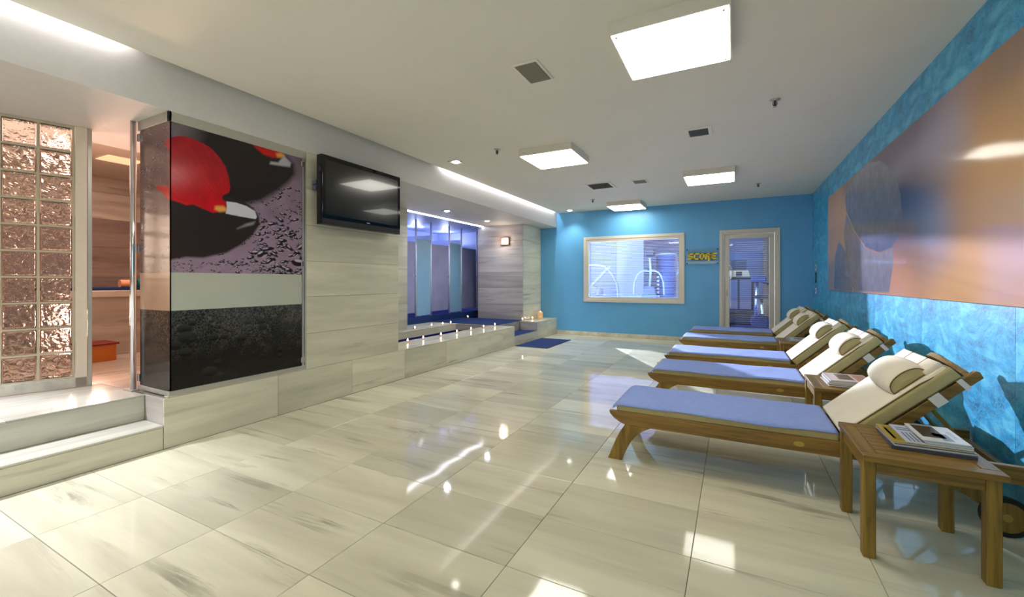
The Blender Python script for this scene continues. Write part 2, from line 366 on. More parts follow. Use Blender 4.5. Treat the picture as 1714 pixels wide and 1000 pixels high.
# ------------------------------------------------------------------ back wall with window and door openings
WX0, WX1, WZ0, WZ1 = -2.90, -.925, .80, 2.112
DX0, DX1, DZ1 = -.19, .70, 2.125
bm = new()
for a in ((-4.05, WX0, 0, ZC+.1), (WX0, WX1, 0, WZ0), (WX0, WX1, WZ1, ZC+.1), (WX1, DX0, 0, ZC+.1), (DX0, DX1, DZ1, ZC+.1), (DX1, XR, 0, ZC+.1)):
    bx(bm, a[0], a[1], YB, YB+.16, a[2], a[3])
wb = obj('wall_back', bm, M['blue']); tag(wb, 'sky blue painted end wall with a window and a glazed door', kind='structure')
bb = struct('baseboard_back', 'cream stone baseboard at the foot of the blue end wall')
xb = [-3.59, -2.9, -2.2, -1.5, -.9, -.25]
for a, b in zip(xb, xb[1:]): tile(bb, M['wally'], a, b, YB-.014, YB-.001, .0005, .082, name='baseboard_tile')
tile(bb, M['wally'], .76, XR-.002, YB-.014, YB-.001, .0005, .082, name='baseboard_tile')

def frame_ring(bm, x0, x1, z0, z1, w, y0, y1, bottom=True, bev=.004):
    bx(bm, x0, x0+w, y0, y1, z0, z1, bev); bx(bm, x1-w, x1, y0, y1, z0, z1, bev)
    bx(bm, x0+w, x1-w, y0, y1, z1-w, z1, bev)
    if bottom: bx(bm, x0+w, x1-w, y0, y1, z0, z0+w, bev)
# window
wn = struct('window_1', 'wide internal window into the gym with closed frame and thin blinds')
bm = new(); frame_ring(bm, -2.956, -.869, .744, 2.168, .06, YB-.022, YB+.0); obj('window_trim', bm, M['frame'], wn)
bm = new(); frame_ring(bm, WX0, WX1, WZ0, WZ1, .055, YB-.012, YB+.05); obj('window_frame', bm, M['frame'], wn)
box('pane', M['pane'], wn, WX0+.05, WX1-.05, YB+.02, YB+.026, WZ0+.05, WZ1-.05)
bm = new(); bx(bm, -.012*76, .012*76, -.007, .007, -.0006, .0006)
sl0 = obj('slat', bm, M['slat'], wn); nsl = 40
for k in range(nsl):
    o = sl0 if k == 0 else sl0.copy()
    if k: COL.objects.link(o)
    o.rotation_euler = (R(-14), 0, 0); o.location = ((WX0+WX1)/2, YB+.075, WZ0+.075+(WZ1-WZ0-.13)*k/(nsl-1))
# door
dr = struct('door_1', 'glazed aluminium door into the gym')
bm = new(); frame_ring(bm, -.242, .752, 0.001, 2.178, .055, YB-.022, YB, bottom=False); obj('door_trim', bm, M['frame'], dr)
bm = new(); frame_ring(bm, DX0, DX1, 0.001, DZ1, .035, YB-.010, YB+.05, bottom=False); obj('door_frame', bm, M['frame'], dr)
bm = new(); frame_ring(bm, DX0+.04, DX1-.04, .012, DZ1-.04, .078, YB-.004, YB+.035); leaf = obj('door_leaf', bm, M['frame'], dr)
box('pane', M['pane'], dr, DX0+.11, DX1-.11, YB+.012, YB+.018, .08, DZ1-.11)
bm = new(); tube(bm, curve([(-.115, YB-.02, .92), (-.115, YB-.06, .93), (-.115, YB-.06, 1.03), (-.115, YB-.02, 1.04)], 4), .008); obj('door_handle', bm, M['alu'], dr, smooth=True)
bm = new()
cy = []
for k in range(17):
    a = R(-80+160*k/16); cy.append((-.105+.10*math.cos(a)*.9+.0, YB-.05, 1.36+.14*math.sin(a)))
tube(bm, cy, .009); obj('pull_handle', bm, M['chrome'], dr, smooth=True)
bm = new(); bx(bm, -.26, .26, -.007, .007, -.0006, .0006); sd0 = obj('slat', bm, M['slat'], dr)
for k in range(46):
    o = sd0 if k == 0 else sd0.copy()
    if k: COL.objects.link(o)
    o.rotation_euler = (R(-8), 0, 0); o.location = ((DX0+DX1)/2+.03, YB+.075, .16+.0395*k)

# front wall (behind the camera) and outer shell
bm = new(); bx(bm, -7.6, XR+.1, YF-.12, YF-.005, -.1, 2.95); tag(obj('wall_front', bm, M['white']), 'plain white wall', kind='structure')

# ------------------------------------------------------------------ left side: plinth, marble wall, steps, platform
core = plain('masonry', (120, 116, 104), .9)
bm = new()
bx(bm, -4.03, XL-.013, 1.565, 3.95, 0, ZP-.001)           # plinth core under cabinet and television wall
bx(bm, -4.0, XL-.013, 2.675, 3.934, ZP-.001, ZS)          # wall core
wl = obj('wall_left', bm, core); tag(wl, 'pale banded marble wall under the television with its plinth', kind='structure')
zj = [ZP, .699, 1.051, 1.393, 1.734, 2.081, ZS-.001]
for a, b in zip(zj, zj[1:]): tile(wl, M['wally'], XL-.013, XL, 2.69, 3.946, a, b)
for a, b in zip(zj, zj[1:]): tile(wl, M['wallx'], -4.0, XL-.013, 3.934, 3.946, a, b)
yp = [1.55, 2.41, 3.24, 4.063, 4.914, 5.754, 6.583, 7.03]
# plinth face below cabinet and wall
for a, b in zip(yp[:3], yp[1:4]): tile(wl, M['wally'], XL-.013, XL, a, b, 0.0005, ZP)
tile(wl, M['wallx'], -3.9, XL-.013, 1.55, 1.565, .0005, ZP)
tile(wl, M['wally'], -3.645, -3.6, 1.57, 2.69, ZP, ZP+.012, name='ledge_tile')
# platform to the steam room
bm = new(); bx(bm, -7.4, -3.885, YF, 1.55, 0, ZP-.013); bx(bm, -7.4, -4.03, 1.55, 3.92, 0, ZP-.013); bx(bm, -3.885, -3.612, YF, 1.548, 0, .157)
st = obj('platform', bm, core); tag(st, 'raised marble platform and steps in front of the glass block wall', kind='structure')
ysx = [1.548, .55, -.6, -1.6, YF]
for a, b in zip(ysx[1:], ysx):
    tile(st, M['wally'], XL-.012, XL, a, b, .0005, .157, name='step_riser')
    tile(st, M['stepy'], -3.885, XL+.004, a, b, .157, .175, name='step_tread', bev=.004)
    tile(st, M['stepy'], -3.885, -3.872, a, b, .175, ZP-.012, name='step_riser')
xq = [-7.4, -6.7, -6.0, -5.3, -4.6, -3.868]
for a, b in zip(xq, xq[1:]):
    for c, d in zip([YF, -1.9, -1.2, -.5, .2, .87, 1.548], [-1.9, -1.2, -.5, .2, .87, 1.548, 2.2]):
        if c > 1.5 and a > -4.7: tile(st, M['steam'], a, -4.03, c, d, ZP-.0125, ZP)
        else: tile(st, M['steam'] if a < -4.7 else M['stepy'], a, b, c, d, ZP-.0125, ZP)
    if a < -4.7:
        tile(st, M['steam'], a, b, 2.2, 2.9, ZP-.0125, ZP); tile(st, M['steam'], a, b, 2.9, 3.6, ZP-.0125, ZP)

# glass block wall
gw = struct('wall_glass', 'glass block wall in a pale mortar grid between platform and steam room')
A = Vector((-4.625, 1.475)); dW = Vector((-.2898, -.9571)); nW = Vector((.9571, -.2898))
ang = math.atan2(dW.y, dW.x)
gw.location = (A.x, A.y, 0); gw.rotation_euler = (0, 0, ang)        # local +x runs along the wall towards the camera
ncol, pw, ph, z0g = 6, .187, .1965, .452
bm = new()
L0 = .078; Ltot = L0+ncol*pw+.02
bx(bm, 0.0, 4.2, -.045, .045, ZP+.0005, z0g-.012, .003)             # curb
bm2 = new()
for r in range(11): bx(bm2, L0, Ltot, -.030, .030, z0g+r*ph-.014, z0g+r*ph)
for c in range(ncol+1): bx(bm2, L0+c*pw-.004, L0+c*pw+.010, -.029, .029, z0g-.013, ZS-.002)
bx(bm2, L0, Ltot, -.03, .03, z0g+10*ph, ZS-.0015)
obj('mortar_grid', bm2, plain('mortar', (190, 184, 160), .8), gw)
obj('curb', bm, M['stepy'], gw)
bm = new(); bx(bm, Ltot, 4.2, -.03, .03, z0g-.012, ZS-.0015); obj('wall_infill', bm, M['white'], gw)
bmb = new(); bx(bmb, -.078, .078, -.036, .036, -.085, .085, .012, 2)
b0 = obj('glass_block', bmb, M['block'], gw, smooth=False)
k = 0
for c in range(ncol):
    for r in range(10):
        o = b0 if k == 0 else b0.copy()
        if k: COL.objects.link(o)
        o.location = (L0+c*pw+.0965, 0, z0g+r*ph+.0915); k += 1
# posts at the opening
bm = new(); bx(bm, .004, L0-.006, -.05, .045, ZP+.0005, ZS-.0015, .002); obj('end_post', bm, M['frame'], gw)
bm = new(); bx(bm, -.024, .002, -.045, .04, ZP+.0005, ZS-.0015, .002); obj('door_jamb', bm, M['alu'], gw)
cp = thing('door_post', 'tall round chrome post at the left edge of the poppy picture cabinet', 'post', (-4.085, 1.562, ZP))
bm = new(); cyl(bm, (0, 0), .019, .012, ZS-ZP-.002, 20); obj('pole', bm, M['chrome'], cp, smooth=True)
bm = new(); prism(bm, [(-.09, -.03), (.05, -.03), (.05, .02), (-.03, .02)], 0.0005, .012, 'z'); obj('base_plate', bm, M['alu'], cp)

# steam room shell and contents
sr = struct('wall_steam_room', 'marble lined walls of the steam room behind the glass blocks')
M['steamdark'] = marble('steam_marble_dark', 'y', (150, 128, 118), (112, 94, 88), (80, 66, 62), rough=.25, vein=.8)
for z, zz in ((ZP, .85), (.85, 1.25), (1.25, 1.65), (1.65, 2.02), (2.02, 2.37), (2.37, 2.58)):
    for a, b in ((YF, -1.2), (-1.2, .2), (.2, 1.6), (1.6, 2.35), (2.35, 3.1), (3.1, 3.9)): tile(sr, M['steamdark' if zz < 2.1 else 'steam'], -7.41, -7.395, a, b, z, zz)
bm = new(); bx(bm, -7.6, -7.41, YF, 4.0, -.1, 2.8); bx(bm, -7.41, -4.0, 3.92, 3.934, ZP, 2.58); bx(bm, -7.6, -5.03, YF, 4.0, 2.58, 2.7)
bx(bm, -5.045, -5.03, 1.45, 3.92, ZS+.06, 2.58); bx(bm, -4.02, -3.96, 1.62, 3.92, ZP, ZS)
obj('shell', bm, plain('steam_paint', (214, 196, 178), .7), sr)
mt = thing('massage_bench', 'marble massage bench in the steam room seen through the doorway', 'bench', (-6.62, 2.55, ZP))
bm = new(); bx(bm, -.36, .36, -.75, .75, .0005, .66, .004); obj('base', bm, M['steam'], mt)
bm = new(); bx(bm, -.42, .42, -.82, .82, .66, .735, .006); obj('top_slab', bm, M['steam'], mt)
def roll(name, y0, y1, r, z, m, lab, cat, x=-6.3):
    bm = new(); cyl(bm, (x, z), r, y0, y1, 18, 'y'); tag(obj(name, bm, m, smooth=False), lab, cat)
box_ = new(); bx(box_, -7.0, -6.22, 1.75, 2.55, ZP+.736, ZP+.765, .008, 2)
tag(obj('folded_towel', box_, M['navy']), 'dark blue towel spread on the massage bench', 'towel')
roll('rolled_towel', 2.28, 2.42, .045, ZP+.765+.046, plain('flesh_towel', (226, 160, 120), .9), 'small peach rolled towel on the dark blue towel', 'towel', -6.29)
roll('rolled_towel', 2.44, 2.60, .05, ZP+.765+.051, plain('teal_towel', (20, 110, 120), .9), 'teal rolled towel at the right of the peach one', 'towel', -6.29)
sb = thing('step_stool', 'orange wooden step stool with dark red top on the steam room floor', 'stool', (-5.99, 1.97, ZP))
so = plain('orange_wood', (190, 104, 30), .5)
bm = new(); bx(bm, -.15, .15, -.12, -.10, .0005, .17, .002); bx(bm, -.15, .15, .10, .12, .0005, .17, .002); bx(bm, .13, .15, -.10, .10, .0005, .17); obj('side_panel', bm, so, sb)
box('top', plain('dark_red', (120, 20, 24), .5), sb, -.17, .17, -.14, .14, .17, .19, bev=.003)
bm = new(); bx(bm, -.16, .16, -.16, .16, 0, .006, .002); so_ = obj('ceiling_lamp', bm, plain('steam_lamp', (230, 200, 160), .5, emit=(255, 210, 160), es=.9), None, loc=(-6.2, 2.25, 2.572)); tag(so_, 'square lamp panel in the steam room ceiling', 'lamp')

# ------------------------------------------------------------------ poppy picture cabinet
cb = thing('picture_cabinet', 'tall cabinet faced with a poppy petal and wet black stones print', 'cabinet', (0, 0, 0))
bm = new(); bx(bm, -4.015, XL-.03, 1.598, 2.66, ZP+.0005, ZS-.002); obj('carcass', bm, M['white'], cb)
def in_poly(Y, Z, poly):
    ins = np.zeros(Y.shape, bool); n = len(poly)
    for i in range(n):
        y1, z1 = poly[i]; y2, z2 = poly[(i+1) % n]
        c = ((z1 > Z) != (z2 > Z)) & (Y < (y2-y1)*(Z-z1)/((z2-z1) if z2 != z1 else 1e-9)+y1); ins ^= c
    return ins
def poly_soft(Y, Z, poly, s):
    """coverage 0..1 with an edge s wide"""
    ins = in_poly(Y, Z, poly); d = np.full(Y.shape, 9.); n = len(poly)
    for i in range(n):
        a = np.array(poly[i]); b = np.array(poly[(i+1) % n]); v = b-a; L2 = (v**2).sum()+1e-12
        t = np.clip(((Y-a[0])*v[0]+(Z-a[1])*v[1])/L2, 0, 1)
        d = np.minimum(d, np.hypot(Y-a[0]-t*v[0], Z-a[1]-t*v[1]))
    sd = np.where(ins, d, -d); return np.clip(.5+sd/s, 0, 1)
def vnoise(Y, Z, f, seed):
    r = np.random.default_rng(seed); g = r.random((64, 64)); u, v = Y*f, Z*f
    i, j = np.floor(u).astype(int), np.floor(v).astype(int); a, b = u-i, v-j; a = a*a*(3-2*a); b = b*b*(3-2*b)
    G = lambda x, y: g[x % 64, y % 64]
    return (G(i, j)*(1-a)+G(i+1, j)*a)*(1-b)+(G(i, j+1)*(1-a)+G(i+1, j+1)*a)*b
def fbm(Y, Z, f, seed, o=4): return sum(vnoise(Y, Z, f*2**k, seed+k)*.5**k for k in range(o))/sum(.5**k for k in range(o))
def L3(c): return np.array(lin(c))
def mixc(C, a, c): return C*(1-a[..., None])+np.asarray(c)*a[..., None]
def printed(name, m, parent, fn, u0, u1, z0, z1, fixed, axis, step):
    """flat printed sheet; colours are stored per vertex. axis 'x': sheet at x=fixed spanning y,z; axis 'y': at y=fixed spanning x,z"""
    nu, nz = int((u1-u0)/step)+2, int((z1-z0)/step)+2
    U, Z = np.meshgrid(np.linspace(u0, u1, nu), np.linspace(z0, z1, nz), indexing='ij')
    C = np.clip(fn(U, Z), 0, 1)
    co = np.stack([np.full(U.shape, fixed), U, Z] if axis == 'x' else [U, np.full(U.shape, fixed), Z], -1).reshape(-1, 3)
    idx = np.arange(nu*nz).reshape(nu, nz); q = np.stack([idx[:-1, :-1], idx[1:, :-1], idx[1:, 1:], idx[:-1, 1:]], -1).reshape(-1, 4)
    me = bpy.data.meshes.new(name); me.vertices.add(len(co)); me.vertices.foreach_set('co', co.ravel())
    me.loops.add(q.size); me.loops.foreach_set('vertex_index', q.ravel().astype(np.int32)); me.polygons.add(len(q))
    me.polygons.foreach_set('loop_start', np.arange(0, q.size, 4, dtype=np.int32)); me.update(calc_edges=True)
    at = me.color_attributes.new('Col', 'FLOAT_COLOR', 'POINT')
    at.data.foreach_set('color', np.concatenate([C.reshape(-1, 3), np.ones((len(co), 1))], 1).ravel().astype(np.float32))
    me.materials.append(m); o = bpy.data.objects.new(name, me); COL.objects.link(o); o.parent = parent; return o
PETAL = [(1.576, 2.223), (1.633, 2.26), (1.681, 2.272), (1.736, 2.269), (1.804, 2.254), (1.863, 2.232), (1.924, 2.176), (1.968, 2.114), (1.993, 2.032), (2.002, 1.953), (1.993, 1.911), (1.949, 1.883), (1.939, 1.855), (1.968, 1.833), (1.974, 1.767), (1.924, 1.747), (1.875, 1.733), (1.804, 1.755), (1.736, 1.776), (1.692, 1.763), (1.638, 1.779), (1.576, 1.786)]
STONE2 = [(1.617, 2.388), (1.725, 2.4), (1.924, 2.407), (2.16, 2.398), (2.305, 2.368), (2.492, 2.337), (2.567, 2.279), (2.575, 2.189), (2.525, 2.116), (2.412, 2.003), (2.26, 1.888), (2.052, 1.813), (1.804, 1.915), (1.67, 2.234)]
STONE1 = [(1.576, 1.87), (1.804, 1.889), (1.974, 1.881), (2.105, 1.863), (2.188, 1.82), (2.238, 1.756), (2.246, 1.685), (2.188, 1.594), (2.092, 1.502), (1.974, 1.426), (1.804, 1.378), (1.692, 1.378), (1.576, 1.349)]
WHITE1 = [(1.974, 1.838), (2.052, 1.84), (2.133, 1.825), (2.203, 1.794), (2.22, 1.746), (2.21, 1.727), (2.105, 1.731), (1.969, 1.74), (1.977, 1.788)]
WHITE1B = [(2.058, 1.629), (2.133, 1.679), (2.203, 1.704), (2.188, 1.679), (2.105, 1.648)]
TIP1 = [(1.893, 1.788), (1.949, 1.797), (1.977, 1.781), (1.968, 1.757), (1.924, 1.747), (1.887, 1.761)]
PETAL2 = [(2.167, 2.372), (2.26, 2.384), (2.396, 2.372), (2.468, 2.338), (2.428, 2.305), (2.365, 2.289), (2.275, 2.295), (2.217, 2.329)]
TIP2 = [(2.389, 2.332), (2.436, 2.355), (2.473, 2.34), (2.46, 2.314), (2.404, 2.302)]
WHITE2 = [(2.468, 2.331), (2.533, 2.286), (2.525, 2.246), (2.46, 2.238), (2.335, 2.226), (2.342, 2.247), (2.412, 2.257), (2.436, 2.292)]
PETALS = [(-3.609, 2.228), (-3.648, 2.217), (-3.667, 2.195), (-3.609, 2.139), (-3.609, 1.879), (-3.72, 1.902), (-3.798, 1.905), (-3.803, 1.887), (-3.696, 1.846), (-3.66, 1.806), (-3.609, 1.787)]
CTRL = [(7.261, 2.16, (205, 160, 120)), (7.082, 1.691, (190, 150, 120)), (6.751, 1.316, (150, 130, 130)), (5.935, 2.393, (150, 130, 120)), (4.42, 2.355, (120, 105, 120)), (4.893, 2.329, (128, 112, 122)), (4.42, 2.16, (150, 140, 158)), (3.901, 2.347, (135, 118, 132)), (3.615, 2.349, (160, 145, 150)), (3.652, 2.19, (170, 165, 190)), (3.901, 2.122, (168, 162, 184)), (3.615, 2.042, (165, 155, 170)), (4.141, 1.989, (150, 128, 130)), (3.772, 1.906, (180, 150, 135)), (4.42, 1.9, (50, 66, 104)), (4.194, 1.797, (70, 92, 135)), (3.901, 1.804, (96, 104, 140)), (3.993, 1.668, (140, 160, 200)), (3.814, 1.57, (140, 150, 190)), (4.248, 1.641, (100, 104, 130)), (4.42, 1.575, (110, 90, 100)), (4.303, 1.396, (120, 90, 84)), (4.141, 1.287, (135, 104, 84)), (3.901, 1.374, (150, 130, 140)), (4.42, 1.185, (180, 130, 100)), (3.814, 1.188, (190, 140, 96)), (4.677, 1.277, (170, 120, 100)), (3.615, 1.7, (206, 160, 112)), (3.439, 2.313, (170, 124, 74)), (3.374, 2.131, (196, 148, 90)), (3.143, 2.268, (150, 120, 96)), (2.994, 2.272, (140, 120, 110)), (3.092, 2.091, (190, 145, 96)), (3.197, 1.924, (206, 160, 112)), (2.948, 1.854, (206, 160, 116)), (3.507, 1.814, (205, 155, 110)), (3.197, 1.63, (214, 170, 124)), (2.948, 1.589, (212, 170, 126)), (3.507, 1.518, (206, 152, 104)), (3.143, 1.449, (200, 160, 150)), (2.948, 1.35, (196, 160, 160)), (3.313, 1.266, (196, 150, 110)), (2.994, 1.191, (186, 150, 140)), (3.578, 1.188, (186, 140, 92)), (2.904, 2.036, (180, 146, 110)), (2.904, 1.113, (190, 145, 110)), (2.2, 1.8, (196, 160, 120)), (1.7, 1.5, (190, 150, 120)), (2.2, 1.2, (186, 150, 130)), (2.2, 2.3, (150, 125, 105)), (1.5, 2.2, (150, 130, 120))]
PEBBLES = [([(7.17, 1.1), (7.117, 1.546), (6.879, 1.712), (6.598, 1.62), (6.314, 1.373), (6.156, 1.084)], (90, 96, 124), (124, 124, 146), 0.03), ([(6.453, 2.01), (6.056, 1.753), (5.604, 1.536), (5.135, 1.453), (4.746, 1.49), (4.746, 1.349), (4.856, 1.099), (6.118, 1.084), (6.453, 1.41), (6.598, 1.791)], (98, 96, 108), (140, 130, 136), 0.012), ([(6.314, 2.331), (5.935, 2.393), (5.502, 2.393), (5.135, 2.329), (4.856, 2.21), (4.663, 2.06), (4.563, 1.904), (4.531, 1.72), (4.596, 1.593), (4.782, 1.492), (5.135, 1.466), (5.604, 1.55), (6.056, 1.768), (6.453, 2.043), (6.525, 2.222)], (84, 88, 110), (150, 146, 154), 0.012)]

def drops(Y, Z, C, n, ylim, zlim, size, dens, seed, body, hi, tilt=.5):
    r = np.random.default_rng(seed)
    for _ in range(n):
        cy, cz = r.uniform(*ylim), r.uniform(*zlim)
        if r.random() > dens(cy, cz): continue
        s = r.uniform(*size)*(.55+1.5*min(max((cy-1.85)/.8, 0), 1)*min(max((1.95-cz)/.55, 0.2), 1) if cy > 0 else 1)*(1 if r.random() < .8 else 1.6); a = s*r.uniform(1., 1.9); b = s*r.uniform(.4, .75); th = r.uniform(-.6, .7)
        sel = (abs(Y-cy) < 2.2*s) & (abs(Z-cz) < 2.2*s)
        if not sel.any(): continue
        yy, zz = Y[sel]-cy, Z[sel]-cz; ca, sa = math.cos(th), math.sin(th); p, q = yy*ca+zz*sa, -yy*sa+zz*ca
        wob = 1+.25*np.sin(3*np.arctan2(q, p)+r.uniform(0, 6))
        e = (p/a)**2+(q/b)**2; k = np.clip((1.*wob-e)*3, 0, 1)[:, None]
        C[sel] = C[sel]*(1-k)+body*k
        e2 = ((p+.25*a)/(a*.5))**2+((q-.35*b)/(b*.35))**2; k2 = np.clip((1-e2)*2, 0, 1)[:, None]*.85
        C[sel] = C[sel]*(1-k2)+hi*k2
        e3 = ((p-.1*a)/(a*.6))**2+((q+1.15*b)/(b*.3))**2; k3 = np.clip((1-e3)*2, 0, 1)[:, None]*.5
        C[sel] = C[sel]*(1-k3)+hi*.8*k3
    return C
MZ1, MZ0, BZ1 = 2.352, 1.262, .985
def upper_print(Y, Z):
    n = fbm(Y, Z, 9, 3); C = L3((150, 126, 146))+np.zeros(Y.shape+(3,))
    C = mixc(C, np.clip((Z-1.5)*.9-(Y-2.2)*.5, 0, 1), L3((92, 80, 88))); C = C*(.75+.5*n)[..., None]
    C = drops(Y, Z, C, 520, (1.58, 2.67), (1.25, 2.05), (.007, .020), lambda y, z: 1 if (z < 1.42 or y > 2.1) else 0, 5, L3((40, 30, 38)), L3((205, 190, 205)))
    blk = L3((40, 33, 33))
    C = mixc(C, poly_soft(Y, Z, STONE2, .05), blk); C = mixc(C, poly_soft(Y, Z, [(1.57, 2.4), (1.80, 2.4), (1.74, 2.2), (1.66, 2.16), (1.57, 2.12)], .12)*(.3+.9*n), L3((120, 108, 114))); C = mixc(C, poly_soft(Y, Z, STONE1, .02), L3((46, 38, 36)))
    C = drops(Y, Z, C, 90, (1.6, 2.5), (1.27, 1.36), (.004, .008), lambda y, z: 1, 15, L3((60, 52, 60)), L3((225, 220, 225)))
    s = poly_soft(Y, Z, PETAL, .006); t = np.clip((Z-1.62)/.55, 0, 1)
    ang_ = np.arctan2(Z-1.66, Y-2.06); st_ = .5+.5*np.sin(ang_*70+8*fbm(Y, Z, 14, 9)); g = fbm(Y, Z, 16, 21)
    pc = L3((214, 14, 22))*(1-t[..., None])+L3((168, 26, 36))*t[..., None]
    pc = pc*(.72+.28*st_*g+.25*g)[..., None]; pc = pc+np.clip(1-abs(Z-1.62+.35*(Y-1.95)*0-.02)/.09, 0, 1)[..., None]*np.array([.25, .0, .01])
    C = C*(1-s[..., None])+pc*s[..., None]
    C = mixc(C, poly_soft(Y, Z, TIP1, .02)*.8, L3((232, 180, 90)))
    C = mixc(C, poly_soft(Y, Z, WHITE1, .006), L3((205, 203, 212))); C = mixc(C, poly_soft(Y, Z, WHITE1B, .02)*.7, L3((170, 160, 176)))
    C = mixc(C, poly_soft(Y, Z, PETAL2, .02), L3((200, 30, 26))); C = mixc(C, poly_soft(Y, Z, TIP2, .02), L3((225, 150, 70)))
    C = mixc(C, poly_soft(Y, Z, WHITE2, .02)*.9, L3((190, 184, 194)))
    return C
def lower_print(Y, Z):
    C = L3((30, 28, 25))+np.zeros(Y.shape+(3,)); r = np.random.default_rng(4)
    best = np.full(Y.shape, 9.)
    P = np.stack([r.uniform(-.1, 1.2, 2600), r.uniform(0, .62, 2600)], 1)
    gy, gz = Y-1.58 if Y.min() > 0 else Y+4.05, Z-.4
    d1 = np.full(Y.shape, 9.); d2 = np.full(Y.shape, 9.)
    for p in P:
        i0 = np.searchsorted(gy[:, 0], p[0]-.06); i1 = np.searchsorted(gy[:, 0], p[0]+.06); j0 = np.searchsorted(gz[0], p[1]-.06); j1 = np.searchsorted(gz[0], p[1]+.06)
        if i1 <= i0 or j1 <= j0: continue
        d = np.hypot(gy[i0:i1, j0:j1]-p[0], gz[i0:i1, j0:j1]-p[1]); a = d1[i0:i1, j0:j1]; b = d2[i0:i1, j0:j1]
        nb = np.where(d < a, a, np.minimum(b, d)); d1[i0:i1, j0:j1] = np.minimum(a, d); d2[i0:i1, j0:j1] = nb
    e = np.clip(1-(d2-d1)/.0045, 0, 1); w_ = np.clip(.25+1.3*(Z-.62)/.4-.15*abs(gy-.3)+1.3*(fbm(Y, Z, 5, 6)-.5), .06, 1)
    C = C+(e*w_)[..., None]*L3((92, 90, 80))
    for _ in range(26):
        cy, cz, s = r.uniform(-.02, 1.08), r.uniform(.02, .52), r.uniform(.015, .045)
        if _ < 7: cy, cz, s = [(.1, .45, .05), (.12, .38, .07), (.3, .36, .04), (.38, .36, .035), (.04, .33, .05), (.11, .27, .05), (.27, .1, .06)][_]
        q = ((gy-cy)/s)**2+((gz-cz)/(s*.7))**2; k = np.clip((1-q)*4, 0, 1); sh = np.clip((gz-cz)/(s*.7)*.6+.3, 0, 1)
        C = C*(1-k[..., None])+(L3((26, 25, 22))+sh[..., None]*L3((70, 70, 56))*.6)*k[..., None]
    return C*.82
xf = XL-.0015
def side_upper(X, Z):
    n = fbm(X, Z, 8, 33); C = L3((112, 84, 84))*(.6+.75*n)[..., None]; t = np.clip((2.0-Z)/.5, 0, 1); C = mixc(C, t*.55, L3((152, 110, 84)))  # mauve-brown tone carries the steam room reflection, painted into the print
    C = drops(X, Z, C, 240, (-4.05, -3.6), (1.25, 2.35), (.006, .016), lambda y, z: 1 if (z > 1.85 or z < 1.45 or y < -3.9) else .1, 8, L3((90, 66, 68)), L3((176, 150, 146)))
    C = mixc(C, poly_soft(X, Z, PETALS, .02), L3((196, 36, 30))); return C
def band(Y, Z): return L3((182, 184, 170))*(.95+.1*fbm(Y, Z, 3, 2))[..., None]
def band2(Y, Z): return L3((190, 150, 124))*(.9+.2*fbm(Y, Z, 6, 2))[..., None]  # warmer copy of the front band, steam room reflection put into the colour
box('front_panel', M['dark'], cb, xf-.026, xf-.0005, 1.592, 2.645, .41, MZ1)
printed('poppy_print', M['print'], cb, upper_print, 1.587, 2.645, MZ0, MZ1, xf, 'x', .0042)
printed('plain_band', M['print'], cb, band, 1.587, 2.645, BZ1, MZ0, xf, 'x', .03)
printed('droplet_print', M['print'], cb, lower_print, 1.587, 2.645, .405, BZ1, xf, 'x', .0045)
yf_ = 1.587
box('side_panel', M['dark'], cb, -4.04, xf, yf_+.0005, 1.597, .41, MZ1)
printed('side_print', M['print'], cb, side_upper, -4.04, xf, MZ0, MZ1, yf_, 'y', .006)
printed('side_plain_band', M['print'], cb, band2, -4.04, xf, BZ1, MZ0, yf_, 'y', .02)
printed('side_droplet_print', M['print'], cb, lambda X, Z: lower_print(X, Z)*np.array([1.3, .9, .8]), -4.04, xf, .405, BZ1, yf_, 'y', .006)  # reddened copy of the front print, reflected warm light put into the colour
bm = new()
bx(bm, XL-.02, XL+.004, 1.580, 2.675, MZ1+.001, ZS-.001, .001); bx(bm, -4.06, XL+.004, 1.580, 1.597, MZ1+.001, ZS-.001, .001)
obj('top_rail', bm, M['alu'], cb)
bm = new(); bx(bm, XL-.02, XL+.004, 1.580, 2.675, ZP+.0125, .404, .001); bx(bm, -4.06, XL-.02, 1.580, 1.592, ZP+.0125, .404, .001); obj('bottom_rail', bm, M['alu'], cb)
box('edge_strip', M['alu'], cb, XL-.02, XL+.003, 2.648, 2.664, .405, MZ1)
box('wall_strip', M['alu'], cb, XL-.02, XL+.001, 2.674, 2.688, ZP+.0125, ZS-.001)
for zc in (.46, 1.36, 2.30):
    box('hinge', M['chrome'], cb, XL+.003, XL+.010, 2.632, 2.668, zc-.025, zc+.025, bev=.001)
for zc in (.46, 1.45, 2.30):
    box('hinge', M['chrome'], cb, -4.06, -4.028, 1.575, 1.5865, zc-.028, zc+.028, bev=.001)

# ------------------------------------------------------------------ television
tv = thing('television', 'black flat television tilted on a bracket on the marble wall', 'television', (-3.45, 3.275, 2.075))
TW, TH = .53, .333
bm = new(); bx(bm, -.075, 0, -TW, TW, -TH, TH, .008, 2); obj('housing', bm, M['black'], tv)
box('screen', M['screen'], tv, .0002, .0015, -TW+.04, TW-.035, -TH+.095, TH-.045)
bm = new(); frame_b = [(-TW+.002, -TW+.038), (TW-.033, TW-.002)]
for a, b in frame_b: bx(bm, 0, .006, a, b, -TH+.06, TH-.004, .001)
bx(bm, 0, .006, -TW+.038, TW-.033, TH-.043, TH-.004, .001); bx(bm, 0, .006, -TW+.038, TW-.033, -TH+.06, -TH+.093, .001); obj('bezel', bm, plain('gloss_black', (10, 10, 14), .06), tv)
box('speaker_bar', plain('matt_black', (34, 32, 32), .7), tv, 0, .004, -TW+.004, TW-.004, -TH+.004, -TH+.055, bev=.001)
box('maker_badge', plain('badge_silver', (170, 180, 200), .3), tv, .0061, .0068, .02, .065, -TH+.070, -TH+.077)
